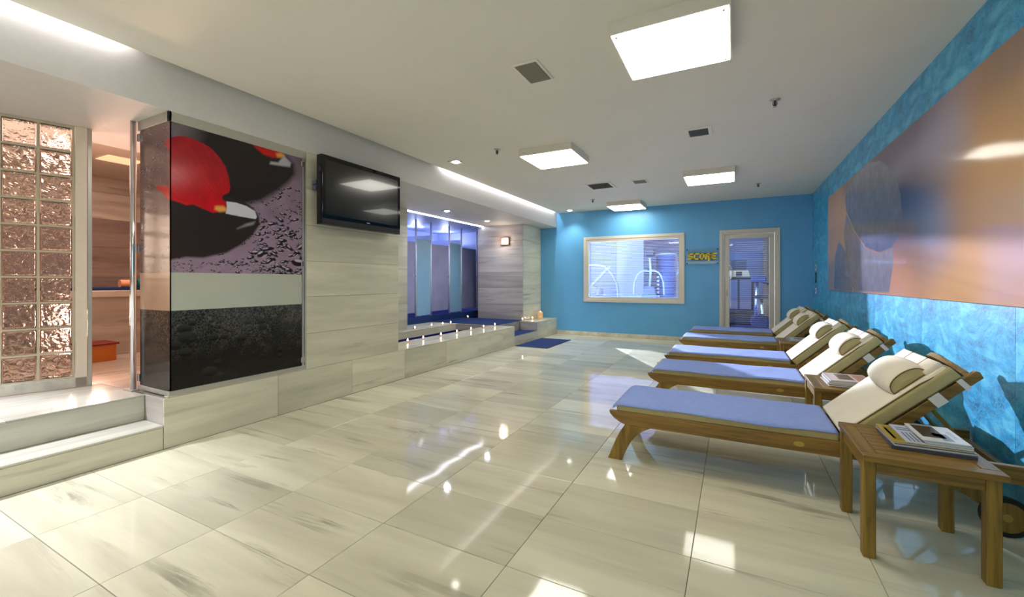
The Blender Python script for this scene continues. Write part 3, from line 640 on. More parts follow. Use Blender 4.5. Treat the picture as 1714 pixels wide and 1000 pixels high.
bm = new(); bx(bm, -.148, -.075, -.2, .2, -.15, .18, .004);
for zz in (0, .055): box('side_bracket', M['gympad'], tv, -.13, -.0755, -TW-.008, -TW+.03, zz, zz+.035)
if 1: obj('wall_bracket', bm, M['gymdark'], tv)
tv.rotation_euler = (0, 0, 0)

# ------------------------------------------------------------------ pool surround
po = struct('pool_surround', 'marble pool surround, steps and end block along the left side')
bm = new(); bx(bm, -4.065, XL-.013, 3.95, 7.0, 0, ZP-.013); bx(bm, -5.53, -4.873, 3.95, 8.2, 0, ZP-.013); bx(bm, -4.873, -4.013, 6.96, 8.2, 0, ZP-.014)
bx(bm, -4.0, XL-.013, 8.055, YB-.002, 0, ZP-.013); bx(bm, -4.0, XL-.013, 7.0, 8.055, 0, .157)
obj('core', bm, core, po)
ZCP = ZP-.0125
for a, b in zip(yp[3:], yp[4:]):
    tile(po, M['wally'], XL-.0125, XL, max(a, 3.947), b, .0005, ZP-.013)
for a, b in ((3.951, 5.0), (5.0, 6.0), (6.0, 7.03)):
    tile(po, M['wally'], -4.08, XL+.002, a, b, ZCP, ZP, name='coping_tile', bev=.003)
    tile(po, M['wally'], -5.53, -4.858, a, b, ZCP, ZP, name='coping_tile', bev=.003)
for a, b in ((3.951, 5.2), (5.2, 6.96)):
    tile(po, M['wally'], -4.873, -4.861, a, b, .235, ZP-.013); tile(po, M['mosaic'], -4.873, -4.861, a, b, -.4, .235, name='mosaic_band')
tile(po, M['wallx'], -4.861, -4.08, 6.948, 6.96, .235, ZP-.013); tile(po, M['mosaic'], -4.861, -4.08, 6.948, 6.96, -.4, .235, name='mosaic_band')
tile(po, M['wally'], -4.075, -4.066, 3.95, 6.948, .0, ZP-.013)
tile(po, M['wallx'], -4.858, -4.08, 6.945, 7.03, ZCP, ZP, name='coping_tile', bev=.003)
# steps and end block
tile(po, M['wally'], XL-.0125, XL, 7.032, 8.05, .0005, .158, name='step_riser')
tile(po, M['stepy'], -4.0, XL+.002, 7.032, 8.05, .158, .17, name='step_tread')
tile(po, M['wallx'], -4.012, -4.0, 7.032, 8.05, .171, ZP, name='step_riser')
tile(po, M['wallx'], -4.0, XL-.013, 8.043, 8.055, .171, ZP-.013)
tile(po, M['wallx'], -4.0, XL-.013, 7.018, 7.031, .171, ZP-.013)
for a, b in ((8.055, 8.62), (8.62, YB-.004)): tile(po, M['wally'], XL-.0125, XL, a, b, .0005, ZP-.013)
tile(po, M['wally'], -4.0, XL+.002, 8.043, YB-.004, ZCP, ZP, name='coping_tile', bev=.003)
bm = new(); bx(bm, -4.86, -4.08, 3.95, 6.947, .0, .196); tag(obj('pool_water', bm, M['water']), 'dark blue water of the plunge pool', 'water', kind='stuff')
bm = new(); bx(bm, -4.86, -4.08, 3.95, 6.947, -.42, -.4); obj('pool_floor', bm, M['mosaic'], po)
# carpets
bm = new(); prism(bm, [(-5.50, 7.04), (-4.015, 7.04), (-4.0, 7.04), (-4.0, 8.19), (-5.50, 8.19)], ZP+.0005, ZP+.008, 'z'); tag(obj('carpet', bm, M['navy']), 'large navy carpet on the pool platform', 'carpet')
bm = new(); bx(bm, -3.985, -3.625, 7.05, 8.035, .171, .179); tag(obj('carpet', bm, M['navy']), 'navy carpet strip on the low pool step', 'carpet')
bm = new(); bx(bm, -3.565, -2.93, 7.0, 8.23, .0005, .009, .003); tag(obj('floor_mat', bm, M['navy']), 'navy mat on the tiled floor before the pool steps', 'mat')
# partition left of the showers, pier, shower shell
pr = struct('wall_partition', 'narrow grey marble wall between television wall and showers')
bm = new(); bx(bm, -5.0, -4.893, 3.95, 5.55, ZP, ZS-.001); obj('core', bm, core, pr)
zq = [ZP, .87, 1.40, 1.93, ZS-.001]
for a, b in zip(zq, zq[1:]): tile(pr, M['wally'], -4.892, -4.88, 3.95, 5.566, a, b)
tile(pr, M['wallx'], -5.0, -4.893, 5.553, 5.565, ZP, ZS-.001)
pi = struct('pier', 'square banded grey marble pier at the far end of the pool')
bm = new(); bx(bm, -5.13, -4.012, 8.213, YB, ZP-.02, ZS-.001); obj('core', bm, core, pi)
for a, b in zip(zj, zj[1:]):
    tile(pi, M['wallx'], -5.13, -4.0, 8.2, 8.212, a, b-.0002)
    tile(pi, M['wally'], -4.012, -4.0, 8.212, YB-.001, a, b-.0002)
ss = struct('wall_shower', 'blue lit shower zone walls')
shm = plain('shower_wall', (150, 160, 196), .5)
bm = new(); bx(bm, -6.9, -6.8, 4.0, 9.2, 0, 2.6); bx(bm, -6.9, -5.131, 8.95, 9.2, 0, 2.6); bx(bm, -6.8, -5.0, 3.95, 4.0, 0, 2.6); bx(bm, -6.9, -5.031, 4.0, 8.95, 2.41, 2.46); obj('shell', bm, shm, ss)
bm = new(); bx(bm, -6.8, -5.53, 4.0, 8.95, 0, .487); obj('shower_floor', bm, M['mosaic'], ss)
bm = new(); bx(bm, -5.53, -5.505, 4.0, 8.95, ZP, .487); obj('shower_step', bm, M['navy'], ss)
# LED strip in the ceiling edge
bm = new(); bx(bm, -5.045, -4.985, 5.57, 8.195, 2.414, 2.425); tag(obj('led_strip', bm, M['strip']), 'long bright light strip in the ceiling edge before the showers', 'light strip')
# shower screen
sh = thing('shower_screen', 'row of frosted glass shower cubicles on chrome posts', 'shower', (-5.57, 0, .487))
py_ = [6.597, 7.065, 7.709, 8.178, 8.848]
pys = [5.95]+py_
for y in pys:
    bm = new(); cyl(bm, (0, y), .02, .001, 2.409-.487, 14); p = obj('post', bm, M['post'], sh, smooth=True)
for (a, b, kd) in ((5.30, 5.95, 'd'), (5.95, 6.597, 'd'), (6.597, 7.065, 'p'), (7.065, 7.709, 'd'), (7.709, 8.178, 'p'), (8.178, 8.848, 'd')):
    if kd == 'p':
        o = box('glass_panel', M['frostteal'], sh, -.005, .005, a+.021, b-.021, .02, 2.04-.487, bev=.001); o['label'] = 'teal frosted glass panel'
    else:
        o = box('shower_door', M['frostgrey'], sh, -.012, -.003, a+.025, b-.025, .085, 1.97-.487, bev=.001); o['label'] = 'grey frosted glass door'
        bm = new(); tube(bm, [(.002, b-.10, 1.30-.487), (.03, b-.10, 1.30-.487), (.03, b-.03, 1.30-.487)], .007, 6); obj('door_knob', bm, M['chrome'], o, smooth=True)
        bm = new(); bx(bm, -1.15, -.02, a-.006, a+.006, .05, 2.15-.487)
        obj('cubicle_wall', bm, shm, sh)
# lintel boards above cubicles
for (a, b) in ((7.12, 7.66), (8.25, 8.8), (6.1, 6.55)): box('upper_board', plain('grey_board', (150, 150, 168), .5), sh, -.55, -.53, a, b, 1.86-.487, 2.14-.487)

# ------------------------------------------------------------------ candles, jar, sconce
C0 = thing('tealight', 'x', 'candle', (-3.95, 4.51, ZP), group='tealights on the near pool edge')
bm = new(); lathe(bm, [(0, 0.0005), (.017, .0005), (.021, .022), (.019, .022), (.016, .006), (0, .006)], n=14); obj('cup', bm, M['clear'], C0, smooth=True)
bm = new(); cyl(bm, (0, 0), .015, .006, .014, 12); obj('wax', bm, M['wax'], C0)
bm = new(); lathe(bm, [(0, .014), (.008, .022), (.010, .031), (.006, .045), (0, .056)], n=8); obj('flame', bm, M['flame'], C0, smooth=True)
tin = [(-3.946, 4.835), (-3.96, 5.27), (-3.96, 5.69), (-3.96, 6.11), (-3.965, 6.527), (-3.965, 6.93)]
nm = ['nearest the television wall', 'second from the television wall', 'third from the television wall', 'in the middle of the row', 'third from the pool steps', 'second from the pool steps', 'last before the pool steps']
C0['label'] = 'small lit tealight on the near pool edge, '+nm[0]
for (x, y), t in zip(tin, nm[1:]): dup(C0, (x, y, ZP), 'small lit tealight on the near pool edge, '+t)
far = [((-4.935, 5.82), 'tealight on the far pool edge, closest to the narrow grey wall'), ((-4.945, 6.296), 'second tealight along the far pool edge'), ((-4.93, 6.615), 'third tealight along the far pool edge'), ((-4.92, 6.86), 'last tealight of the far pool edge by the carpet')]
for (x, y), t in far: dup(C0, (x, y, ZP), t, group='tealights on the far pool edge')
for (x, y), t in (((-5.35, 8.12), 'tealight in the carpet corner between shower step and pier'), ((-3.97, 8.12), 'tealight by the foot of the marble pier'), ((-3.915, 8.5), 'tealight on the end block left of the candle jar')):
    dup(C0, (x, y, ZP+(.008 if y < 8.3 else 0)), t, group='tealights by the marble pier')
jr = thing('candle_jar', 'amber glass candle jar on the marble end block against the blue wall', 'candle', (-3.90, 8.90, ZP))
bm = new(); lathe(bm, [(0, .0005), (.05, .0005), (.056, .01), (.056, .13), (.052, .145), (.048, .13), (.048, .012), (0, .012)], n=20); obj('jar', bm, plain('amber_glass', (225, 186, 140), .2, emit=(255, 190, 130), es=.35, noise=.5, nscale=40), jr, smooth=True)
bm = new(); cyl(bm, (0, 0), .046, .0125, .11, 16); obj('wax', bm, M['wax'], jr)
bm = new(); lathe(bm, [(0, .111), (.010, .12), (.011, .13), (0, .16)], n=8); obj('flame', bm, M['flame'], jr, smooth=True)
sc_ = thing('wall_sconce', 'small square lit wall lamp on the marble pier', 'lamp', (-4.42, 8.2, 2.07))
bm = new(); frame_ring(bm, -.10, .10, -.085, .085, .022, -.045, -.001); obj('frame', bm, plain('copper', (170, 110, 80), .4, metal=.5), sc_)
box('diffuser', plain('sconce_glow', (255, 240, 220), .4, emit=(255, 236, 214), es=6), sc_, -.077, .077, -.05, -.012, -.062, .062, bev=.006)
light('sconce_light', 'POINT', (-4.42, 8.06, 2.07), 4, (1, .8, .62), .05)

# ------------------------------------------------------------------ ceiling fixtures
def lum(x, y, label, dim=False):
    t = thing('ceiling_light', label, 'ceiling light', (x, y, 2.67), group='square ceiling lights')
    bm = new(); s = .325
    bx(bm, -s, s, -s, -s+.008, -.0, .0785); bx(bm, -s, s, s-.008, s, 0, .0785); bx(bm, -s, -s+.008, -s+.008, s-.008, 0, .0785); bx(bm, s-.008, s, -s+.008, s-.008, 0, .0785); bx(bm, -s+.008, s-.008, -s+.008, s-.008, .070, .0785)
    obj('housing', bm, M['lampbox'], t)
    bm = new(); prism(bm, [(-s+.012, -s+.03), (-s+.03, -s+.012), (s-.03, -s+.012), (s-.012, -s+.03), (s-.012, s-.03), (s-.03, s-.012), (-s+.03, s-.012), (-s+.012, s-.03)], -.003, .004, 'z'); obj('diffuser', bm, M['lampdim' if dim else 'lamp'], t)
    for i in (-1, 1):
        for j in (-1, 1):
            bm = new(); cyl(bm, (i*(s-.035), j*(s-.035)), .007, -.008, -.0031, 10); obj('screw', bm, M['dark'], t)
    return t
lum(-.338, 2.86, 'large square ceiling light closest to the camera')
lum(-1.925, 4.83, 'square ceiling light left of the middle, beside the round sprinkler')
lum(-.31, 6.78, 'square ceiling light near the blue plaster wall', True)
lum(-1.90, 8.63, 'square ceiling light farthest away, by the blue end wall')
lum(-1.93, .95, 'added unseen square ceiling light overhead and left of the camera, above the picture')      # unseen, added for more brightness; carries the grid on
lum(-.34, -1.1, 'added unseen square ceiling light behind the camera')  # also unseen and added for brightness
def downlight(x, y, z, label, group, glow, en, color, w_=.075, ang_=110):
    t = thing('downlight', label, 'ceiling light', (x, y, z), group=group)
    bm = new(); frame_ring2(bm, w_); obj('trim', bm, M['alu'], t)
    bm = new(); lathe(bm, [(0, -.018), (.03, -.016), (.045, -.008), (.048, -.001)], n=20); obj('bulb', bm, glow, t, smooth=True)
    light('downlight_spot', 'SPOT', (x, y, z-.03), en, color, .04, spot=ang_, blend=.8)
def frame_ring2(bm, s):
    for a in ((-s, s, -s, -s+.014), (-s, s, s-.014, s), (-s, -s+.014, -s+.014, s-.014), (s-.014, s, -s+.014, s-.014)): bx(bm, *a, -.006, -.0005, .001)
    bx(bm, -s+.014, s-.014, -s+.014, s-.014, -.002, -.0005)
downlight(-3.199, 4.573, ZC, 'bright recessed downlight near the television', 'downlights along the ceiling edge', M['glow'], 26, WARM)
downlight(-3.185, 8.86, ZC, 'bright recessed downlight by the blue end wall', 'downlights along the ceiling edge', M['glow'], 40, (1, .95, .85))
downlight(-4.43, 6.07, ZS, 'dim recessed downlight over the pool, nearer one', 'downlights over the pool', M['glowdim'], 60, (.80, .84, 1), ang_=150)
downlight(-4.45, 7.46, ZS, 'dim recessed downlight over the navy carpet', 'downlights over the pool', M['glowdim'], 60, (.80, .84, 1), ang_=150)
downlight(-6.15, 7.47, 2.409, 'downlight in the blue shower ceiling, left one', 'downlights in the showers', M['glowdim'], 10, (.6, .7, 1))
downlight(-6.12, 8.5, 2.409, 'downlight in the blue shower ceiling, right one', 'downlights in the showers', M['glowdim'], 10, (.6, .7, 1))
def sprinkler(x, y, label):
    t = thing('sprinkler', label, 'sprinkler', (x, y, ZC), group='ceiling sprinklers')
    bm = new(); lathe(bm, [(0, -.012), (.02, -.012), (.042, -.003), (.042, -.0005), (0, -.0005)], n=18); obj('escutcheon', bm, M['alu'], t, smooth=True)
    bm = new(); cyl(bm, (0, 0), .009, -.055, -.012, 8); tube(bm, [(-.014, 0, -.02), (-.016, 0, -.04), (0, 0, -.06)], .003, 5); tube(bm, [(.014, 0, -.02), (.016, 0, -.04), (0, 0, -.06)], .003, 5); obj('nozzle', bm, M['dark'], t)
    bm = new(); cyl(bm, (0, 0), .016, -.064, -.060, 12); obj('deflector', bm, M['alu'], t)
sprinkler(-2.465, 4.362, 'sprinkler head beside the left middle ceiling light')
sprinkler(.312, 4.264, 'sprinkler head nearest the large abstract picture')
sprinkler(-2.371, 7.874, 'small far sprinkler head by the louvred vent')
sprinkler(.343, 7.784, 'far sprinkler head above the last lounger')
def panel_vent(x0, x1, y0, y1, label, m, fr=.02):
    t = thing('ceiling_vent', label, 'vent', ((x0+x1)/2, (y0+y1)/2, ZC), group='ceiling vents and speakers'); a, b = (x1-x0)/2, (y1-y0)/2
    bm = new()
    for q in ((-a, a, -b, -b+fr), (-a, a, b-fr, b), (-a, -a+fr, -b+fr, b-fr), (a-fr, a, -b+fr, b-fr)): bx(bm, *q, -.010, -.0005, .001)
    obj('frame', bm, M['ceiling'], t); return t, a-fr, b-fr
t, a, b = panel_vent(-1.417, -1.214, 2.71, 3.03, 'grey mesh ceiling panel nearest the camera', 0); box('mesh', M['speaker'], t, -a, a, -b, b, -.014, -.0008)
t, a, b = panel_vent(-.45, -.196, 4.676, 4.965, 'small dark ceiling grille between the light fittings', 0, .035); box('mesh', plain('dark_grille', (70, 68, 60), .6), t, -a, a, -b, b, -.008, -.0008)
t, a, b = panel_vent(-1.40, -1.18, 6.66, 6.9, 'small grey ceiling panel beside the louvred vent', 0); box('mesh', M['speaker'], t, -a, a, -b, b, -.012, -.0008)
t, a, b = panel_vent(-2.13, -1.71, 6.57, 7.04, 'louvred air vent in the ceiling', 0, .04); box('backing', M['dark'], t, -a, a, -b, b, -.003, -.0008)
for k in range(9):
    y = -b+.02+k*(2*b-.04)/8; bm = new(); prism(bm, [(y-.018, -.013), (y-.014, -.013), (y+.014, -.004), (y+.010, -.004)], -a, a, 'x'); obj('louvre', bm, M['ceiling'], t)

# ------------------------------------------------------------------ big picture on the right wall
pc_ = thing('wall_picture', 'very long blurred picture of grey pebbles on an orange ground on the blue wall', 'picture', (0, 0, 0))
PY0, PY1, PZ0, PZ1 = 1.45, 7.583, 1.076, 2.403
box('backing_board', plain('board_edge', (170, 130, 90), .6), pc_, XR-.028, XR-.001, PY0, PY1, PZ0, PZ1)
def big_print(Y, Z):
    T = np.array([(a, b) for a, b, c in CTRL]); K = np.array([L3(c) for a, b, c in CTRL])
    W_ = 0; S_ = np.zeros(Y.shape+(3,))
    sY = .045*Y+.02
    for (a, b), k in zip(T, K):
        d = (np.log(Y/a)/.085)**2+((Z-b)/.17)**2; g = np.exp(-d*1.3)+1e-7/(1+d); W_ = W_+g; S_ += g[..., None]*k
    C = S_/W_[..., None]
    for poly, base, hi, soft in PEBBLES:
        s = poly_soft(Y, Z, poly, soft); p = np.array(poly); cy_, cz_ = p.mean(0); 
        sh = np.clip((Z-cz_)/(np.ptp(p[:, 1]))+.5, 0, 1); n = fbm(Y*1.0, Z, 14, 40)
        c = (L3(base)*(1-sh[..., None])+L3(hi)*sh[..., None])*(.82+.36*n)[..., None]
        C = C*(1-s[..., None])+c*s[..., None]
    return C
printed('abstract_print', M['canvas'], pc_, big_print, PY0, PY1, PZ0, PZ1, XR-.0285, 'x', .012)

# switches by the corner
for z, h, lab, m_ in ((1.432, .05, 'small white switch, topmost by the corner', M['slat']), (1.259, .09, 'narrow black wall control between two white switches', M['black']), (1.036, .05, 'small white socket, lowest by the corner', M['slat'])):
    t = thing('wall_switch', lab, 'switch', (XR, 8.8, z), group='switches by the corner')
    box('plate', m_, t, -.010, -.001, -.045, .045, -h, h, bev=.002); box('rocker', M['gympanel'], t, -.013, -.0101, -.02, .02, -h*.5, h*.5, bev=.001)

# SCORE sign
sg = thing('sign', 'clear acrylic sign with yellow SCORE lettering between window and door', 'sign', (-.55, YB, 1.685))
box('plate', glass_pane('acrylic', (200, 225, 230), .04), sg, -.284, .284, -.032, -.026, -.146, .146)
for i in (-1, 1):
    for j in (-1, 1):
        bm = new(); cyl(bm, (i*.272, j*.135), .011, -.040, -.001, 10, 'y'); obj('standoff', bm, M['gymdark'], sg)
GL = {'S': [(0, 1, .8, 1), (0, .28, .5, 1), (0, 1, .42, .6), (.72, 1, 0, .5), (0, 1, 0, .2)],
      'C': [(0, 1, .8, 1), (0, .28, 0, 1), (0, 1, 0, .2)],
      'O': [(0, 1, .8, 1), (0, .28, 0, 1), (.72, 1, 0, 1), (0, 1, 0, .2)],
      'R': [(0, 1, .8, 1), (0, .28, 0, 1), (.72, 1, .42, 1), (.2, 1, .4, .6), (.55, .8, .1, .42), (.62, .95, -.3, .12)],
      'E': [(0, 1, .8, 1), (0, .28, 0, 1), (0, .85, .42, .6), (0, 1, 0, .2)]}
for i, ch in enumerate('SCORE'):
    bm = new(); x0 = -.262+i*.105; wl_, hl_ = .092, .125
    for a, b, c, d in GL[ch]:
        q = [(x0+a*wl_+.12*hl_*c, -.062+c*hl_), (x0+b*wl_+.12*hl_*c, -.062+c*hl_), (x0+b*wl_+.12*hl_*d, -.062+d*hl_), (x0+a*wl_+.12*hl_*d, -.062+d*hl_)]
        prism(bm, q, -.046, -.0325, 'y')
    o = obj('letter', bm, M['yellow'], sg); o['label'] = 'yellow letter '+ch

# ------------------------------------------------------------------ sun lounger
HX, HZ = 1.266, .368; UA = R(43.5); U_ = (math.cos(UA), math.sin(UA)); N_ = (-U_[1], U_[0])
def q(s, n): return (HX+s*U_[0]+n*N_[0], HZ+s*U_[1]+n*N_[1])
BW = .60
def rounded(bm, x0, x1, y0, y1, z0, z1, r):
    bx(bm, x0, x1, y0, y1, z0, z1, r, 3)
def make_lounger():
    t = thing('sun_lounger', 'x', 'sun lounger', (-.75, 2.87, 0), group='teak sun loungers along the blue wall')
    for y in (0, BW-.032):
        bm = new()
        prism(bm, [(0, .326), (.006, .306), (.03, .28), (.06, .262), (.105, .242), (1.95, .242), (1.972, .26), (1.972, .326)][::-1], y, y+.032, 'y', .002)
        obj('side_rail', bm, M['woodx'], t)
        bm = new()
        prism(bm, [(.105, .2415), (.27, .2415), (.215, .213), (.175, .177), (.14, .13), (.112, .07), (.083, .0005), (-.008, .0005), (.01, .045), (.045, .135), (.075, .195)], y+.001, y+.036, 'y', .002)
        obj('leg', bm, M['woodz'], t)
        bm = new(); prism(bm, [(1.62, .2415), (1.80, .2415), (1.90, .13), (1.90, .085), (1.85, .085), (1.80, .125)], y+.001, y+.030, 'y', .002)
        obj('leg', bm, M['woodz'], t)
        wa, wb2 = (y-.036, y-.006) if y == 0 else (y+.038, y+.068)
        bm = new(); cyl(bm, (1.885, .092), .070, wa, wb2, 24, 'y'); wh = obj('wheel', bm, M['woodz'], t)
        bm = new(); n_ = 24
        ya, yb2 = wa+.001, wb2-.001
        for k in range(n_):
            a0, a1 = 2*math.pi*k/n_, 2*math.pi*(k+1)/n_
            for (r0, r1) in ((.070, .0915),):
                P4 = [(1.885+rr*math.cos(a), .092+rr*math.sin(a)) for rr, a in ((r0, a0), (r1, a0), (r1, a1), (r0, a1))]
                prism(bm, P4, ya, yb2, 'y')
        bmesh.ops.remove_doubles(bm, verts=bm.verts, dist=1e-5); obj('tyre', bm, M['rubber'], wh)
        bm = new(); cyl(bm, (1.885, .092), .018, ya-.004, yb2+.004, 14, 'y'); obj('hub', bm, M['brass'], wh)
    bm = new(); cyl(bm, (1.075, .285), .026, -.004, .001, 20, 'y')
    for v in bm.verts: v.co.z = .285+(v.co.z-.285)*.55
    obj('badge', bm, M['brass'], t)
    for k in range(11):
        x = .07+k*.118; box('slat', M['woody'], t, x, x+.07, .033, BW-.033, .285, .303, bev=.002)
    for x in (.16, 1.28, 1.93): box('cross_bar', M['woody'], t, x, x+.03, .033, BW-.033, .25, .284, bev=.002)
    # reclined back
    for y in (.02, BW-.052):
        bm = new(); prism(bm, [q(-.02, -.083), q(.655, -.083), q(.665, -.095), q(.655, -.125), q(-.02, -.135)][::-1], y, y+.03, 'y', .002)
        rl = obj('back_rail', bm, M['woodx'], t)
        for s0, s1 in ((.42, .475), (.565, .59)):
            bm = new(); prism(bm, [q(s0, -.078), q(s1, -.078), q(s1, -.132), q(s0, -.132)], y-.0025, y+.0325, 'y'); obj('strap', bm, M['strap'], rl)
    for k in range(6):
        s = .04+k*.1; bm = new(); prism(bm, [q(s, -.084), q(s+.06, -.084), q(s+.06, -.10), q(s, -.10)], .051, BW-.053, 'y'); obj('slat', bm, M['woody'], t)
    bm = new(); n_ = 14; pts = []
    for k in range(n_+1):
        f = k/n_; pts.append((.05+f*(BW-.10), -.115+.105*math.sin(math.pi*f)**.7))
    low = [(.05+(BW-.10)*(1-k/4), -.13+.02*math.sin(math.pi*k/4)) for k in range(5)]
    outl = pts+low
    A_ = []; B_ = []
    for y, n in outl:
        a = q(.615, n); b = q(.640, n); A_.append(bm.verts.new((a[0], y, a[1]))); B_.append(bm.verts.new((b[0], y, b[1])))
    bm.faces.new(A_); bm.faces.new(B_[::-1])
    for i in range(len(A_)): j = (i+1) % len(A_); bm.faces.new([A_[i], B_[i], B_[j], A_[j]])
    obj('head_board', bm, M['woody'], t)
    for y in (.06, BW-.085):
        bm = new(); a = q(.40, -.137); tube(bm, [(a[0], y+.012, a[1]), (1.83, y+.012, .31)], .011, 6); obj('prop_strut', bm, M['woodz'], t)
    # mattress seat section
    bm = new(); rounded(bm, .045, HX-.004, .022, BW-.022, .306, .372, .016); m0 = obj('mattress', bm, M['khaki'], t, smooth=True)
    bm = new()
    for y in (.024, BW-.024):
        for zz in (.364, .314):
            tube(bm, [(.055, y, zz), (HX-.01, y, zz)], .0035, 5); obj('piping', bm, M['piping'], m0); bm = new()
    bm.free()
    # mattress back section: side band khaki, top cream
    def back_block(s0, s1, n0, n1, y0, y1, r, m, name, par):
        bm = new(); bx(bm, s0, s1, y0, y1, n0, n1, r, 3)
        for v in bm.verts:
            s, n = v.co.x, v.co.z
            bulge = .008*math.sin(math.pi*min(max((s-s0)/(s1-s0), 0), 1))*(1 if n > (n0+n1)/2 else 0)
            x, z = q(s, n+bulge); v.co.x, v.co.z = x, z
        return obj(name, bm, m, par, smooth=True)
    m1 = back_block(.0, .60, -.078, -.010, .022, BW-.022, .018, M['khaki'], 'back_mattress', t)
    tp = back_block(.002, .585, -.022, .002, .032, BW-.032, .012, M['cream'], 'top_cover', m1)
    bm = new()
    for y in (.03, BW-.03):
        tube(bm, [(q(s, -.006-(.010 if s > .5 else 0))[0], y, q(s, -.006-(.010 if s > .5 else 0))[1]) for s in (.0, .15, .3, .45, .53, .59)], .0035, 5)
        obj('piping', bm, M['piping'], m1); bm = new()
        tube(bm, [(q(s, -.070)[0], y-.004 if y < .1 else y+.004, q(s, -.070)[1]) for s in (.0, .3, .59)], .0035, 5)
        obj('piping', bm, M['piping'], m1); bm = new()
    bm.free()
    fl_ = back_block(.50, .588, .0, .022, .05, BW-.05, .010, M['cream'], 'head_flap', t)
    for y in (.19, .40):
        bm = new(); tube(bm, [(q(s, .0225)[0], y, q(s, .0225)[1]) for s in (.50, .54, .585)], .0045, 5); obj('strap_seam', bm, M['piping'], fl_)
    # pillow: half round bolster
    y0, y1 = .07, BW-.10; nn = 12; ny = 9; bm = new(); rows = []
    for j in range(ny):
        f = j/(ny-1); y = y0+f*(y1-y0); k_ = .86+.14*math.sin(math.pi*f)**.5; ring = []
        for i in range(nn+1):
            a = math.pi*i/nn; s = .425-.108*math.cos(a)*k_; n = .004+.076*(math.sin(a)**.75)*k_
            x, z = q(s, n); ring.append(bm.verts.new((x, y, z)))
        rows.append(ring)
    for A1, B1 in zip(rows, rows[1:]):
        for i in range(nn): bm.faces.new([A1[i], A1[i+1], B1[i+1], B1[i]])
        bm.faces.new([A1[0], B1[0], B1[-1], A1[-1]])
    bm.faces.new(rows[0]); bm.faces.new(rows[-1][::-1])
    pl = obj('pillow', bm, M['cream'], t, smooth=True)
    for yy, d in ((y0, -1), (y1, 1)):
        bm = new(); c0 = q(.425, .03); cv = bm.verts.new((c0[0], yy+d*.012, c0[1])); rg = []
        for i in range(nn+1):
            a = math.pi*i/nn; x, z = q(.425-.090*math.cos(a), .006+.060*(math.sin(a)**.75)); rg.append(bm.verts.new((x, yy+d*.002, z)))
        for i in range(nn): bm.faces.new([cv, rg[i], rg[i+1]])
        bm.faces.new([cv, rg[-1], rg[0]]); e = obj('pillow_end', bm, M['khaki'], pl)
        bm = new(); pts = [v for v in [(q(.425-.092*math.cos(math.pi*i/nn), .006+.062*(math.sin(math.pi*i/nn)**.75))) for i in range(nn+1)]]
        tube(bm, [(a[0], yy+d*.003, a[1]) for a in pts]+[(pts[0][0], yy+d*.003, pts[0][1])], .0032, 5); obj('pillow_piping', bm, M['piping'], pl)
    return t
def make_towel(seed, loc, label, drop=.0):
    t = bpy.data.objects.new('towel', None)
    nx, ny = 70, 26; x0, x1, y0, y1 = .022, HX-.012, .006, BW-.004
    bm = new(); g = []
    ph = seed*1.7
    for i in range(nx+1):
        row = []
        for j in range(ny+1):
            u, v = i/nx, j/ny; x = x0+u*(x1-x0); y = y0+v*(y1-y0)
            z = .3775+.0018*math.sin(9*u+ph+3*v)+.0012*math.sin(23*u-7*v+ph)+.0008*math.sin(41*v+5*u)
            if x < .075: z -= ((.075-x)/.053)**2*(.022 if drop == 0 else drop)
            e = min(y-y0, y1-y)
            if e < .03: z -= ((.03-e)/.03)**2*(.012+.004*math.sin(11*u+ph))
            y += .004*math.sin(7*u+ph)*(1 if j == 0 else 0)
            row.append(bm.verts.new((x, y, z)))
        g.append(row)
    for i in range(nx):
        for j in range(ny): bm.faces.new([g[i][j], g[i+1][j], g[i+1][j+1], g[i][j+1]])
    bmesh.ops.recalc_face_normals(bm, faces=bm.faces)
    r = bmesh.ops.solidify(bm, geom=bm.faces[:], thickness=.004)
    bpy.data.objects.remove(t)
    o = obj('towel', bm, M['towel'], None, loc=loc, smooth=True)
    return tag(o, label, 'towel', 'blue towels on the loungers')
ybed = [2.87, 4.205, 5.311, 6.808, 7.97]
bl = ['teak sun lounger nearest the camera, with oval brass badge and open leg in view', 'second teak sun lounger from the camera, behind the magazine table in front', 'middle teak sun lounger of the five, third from the camera', 'fourth teak sun lounger from the camera, just behind the farthest side table', 'farthest teak sun lounger, beside the glazed door']
L0_ = make_lounger(); L0_['label'] = bl[0]; L0_.location = (-.75, ybed[0], 0)
for y, l in zip(ybed[1:], bl[1:]): dup(L0_, (-.73 if y < 7 else -.70, y, 0), l)
tl = ['blue towel on the nearest lounger', 'blue towel on the second lounger from the camera', 'lavender blue towel on the middle lounger', 'blue towel on the fourth lounger', 'blue towel on the farthest lounger by the glazed door']
for i, (y, l) in enumerate(zip(ybed, tl)): make_towel(i, (-.75 if i == 0 else (-.73 if y < 7 else -.70), y, 0), l, 0 if i in (0,) else .05)

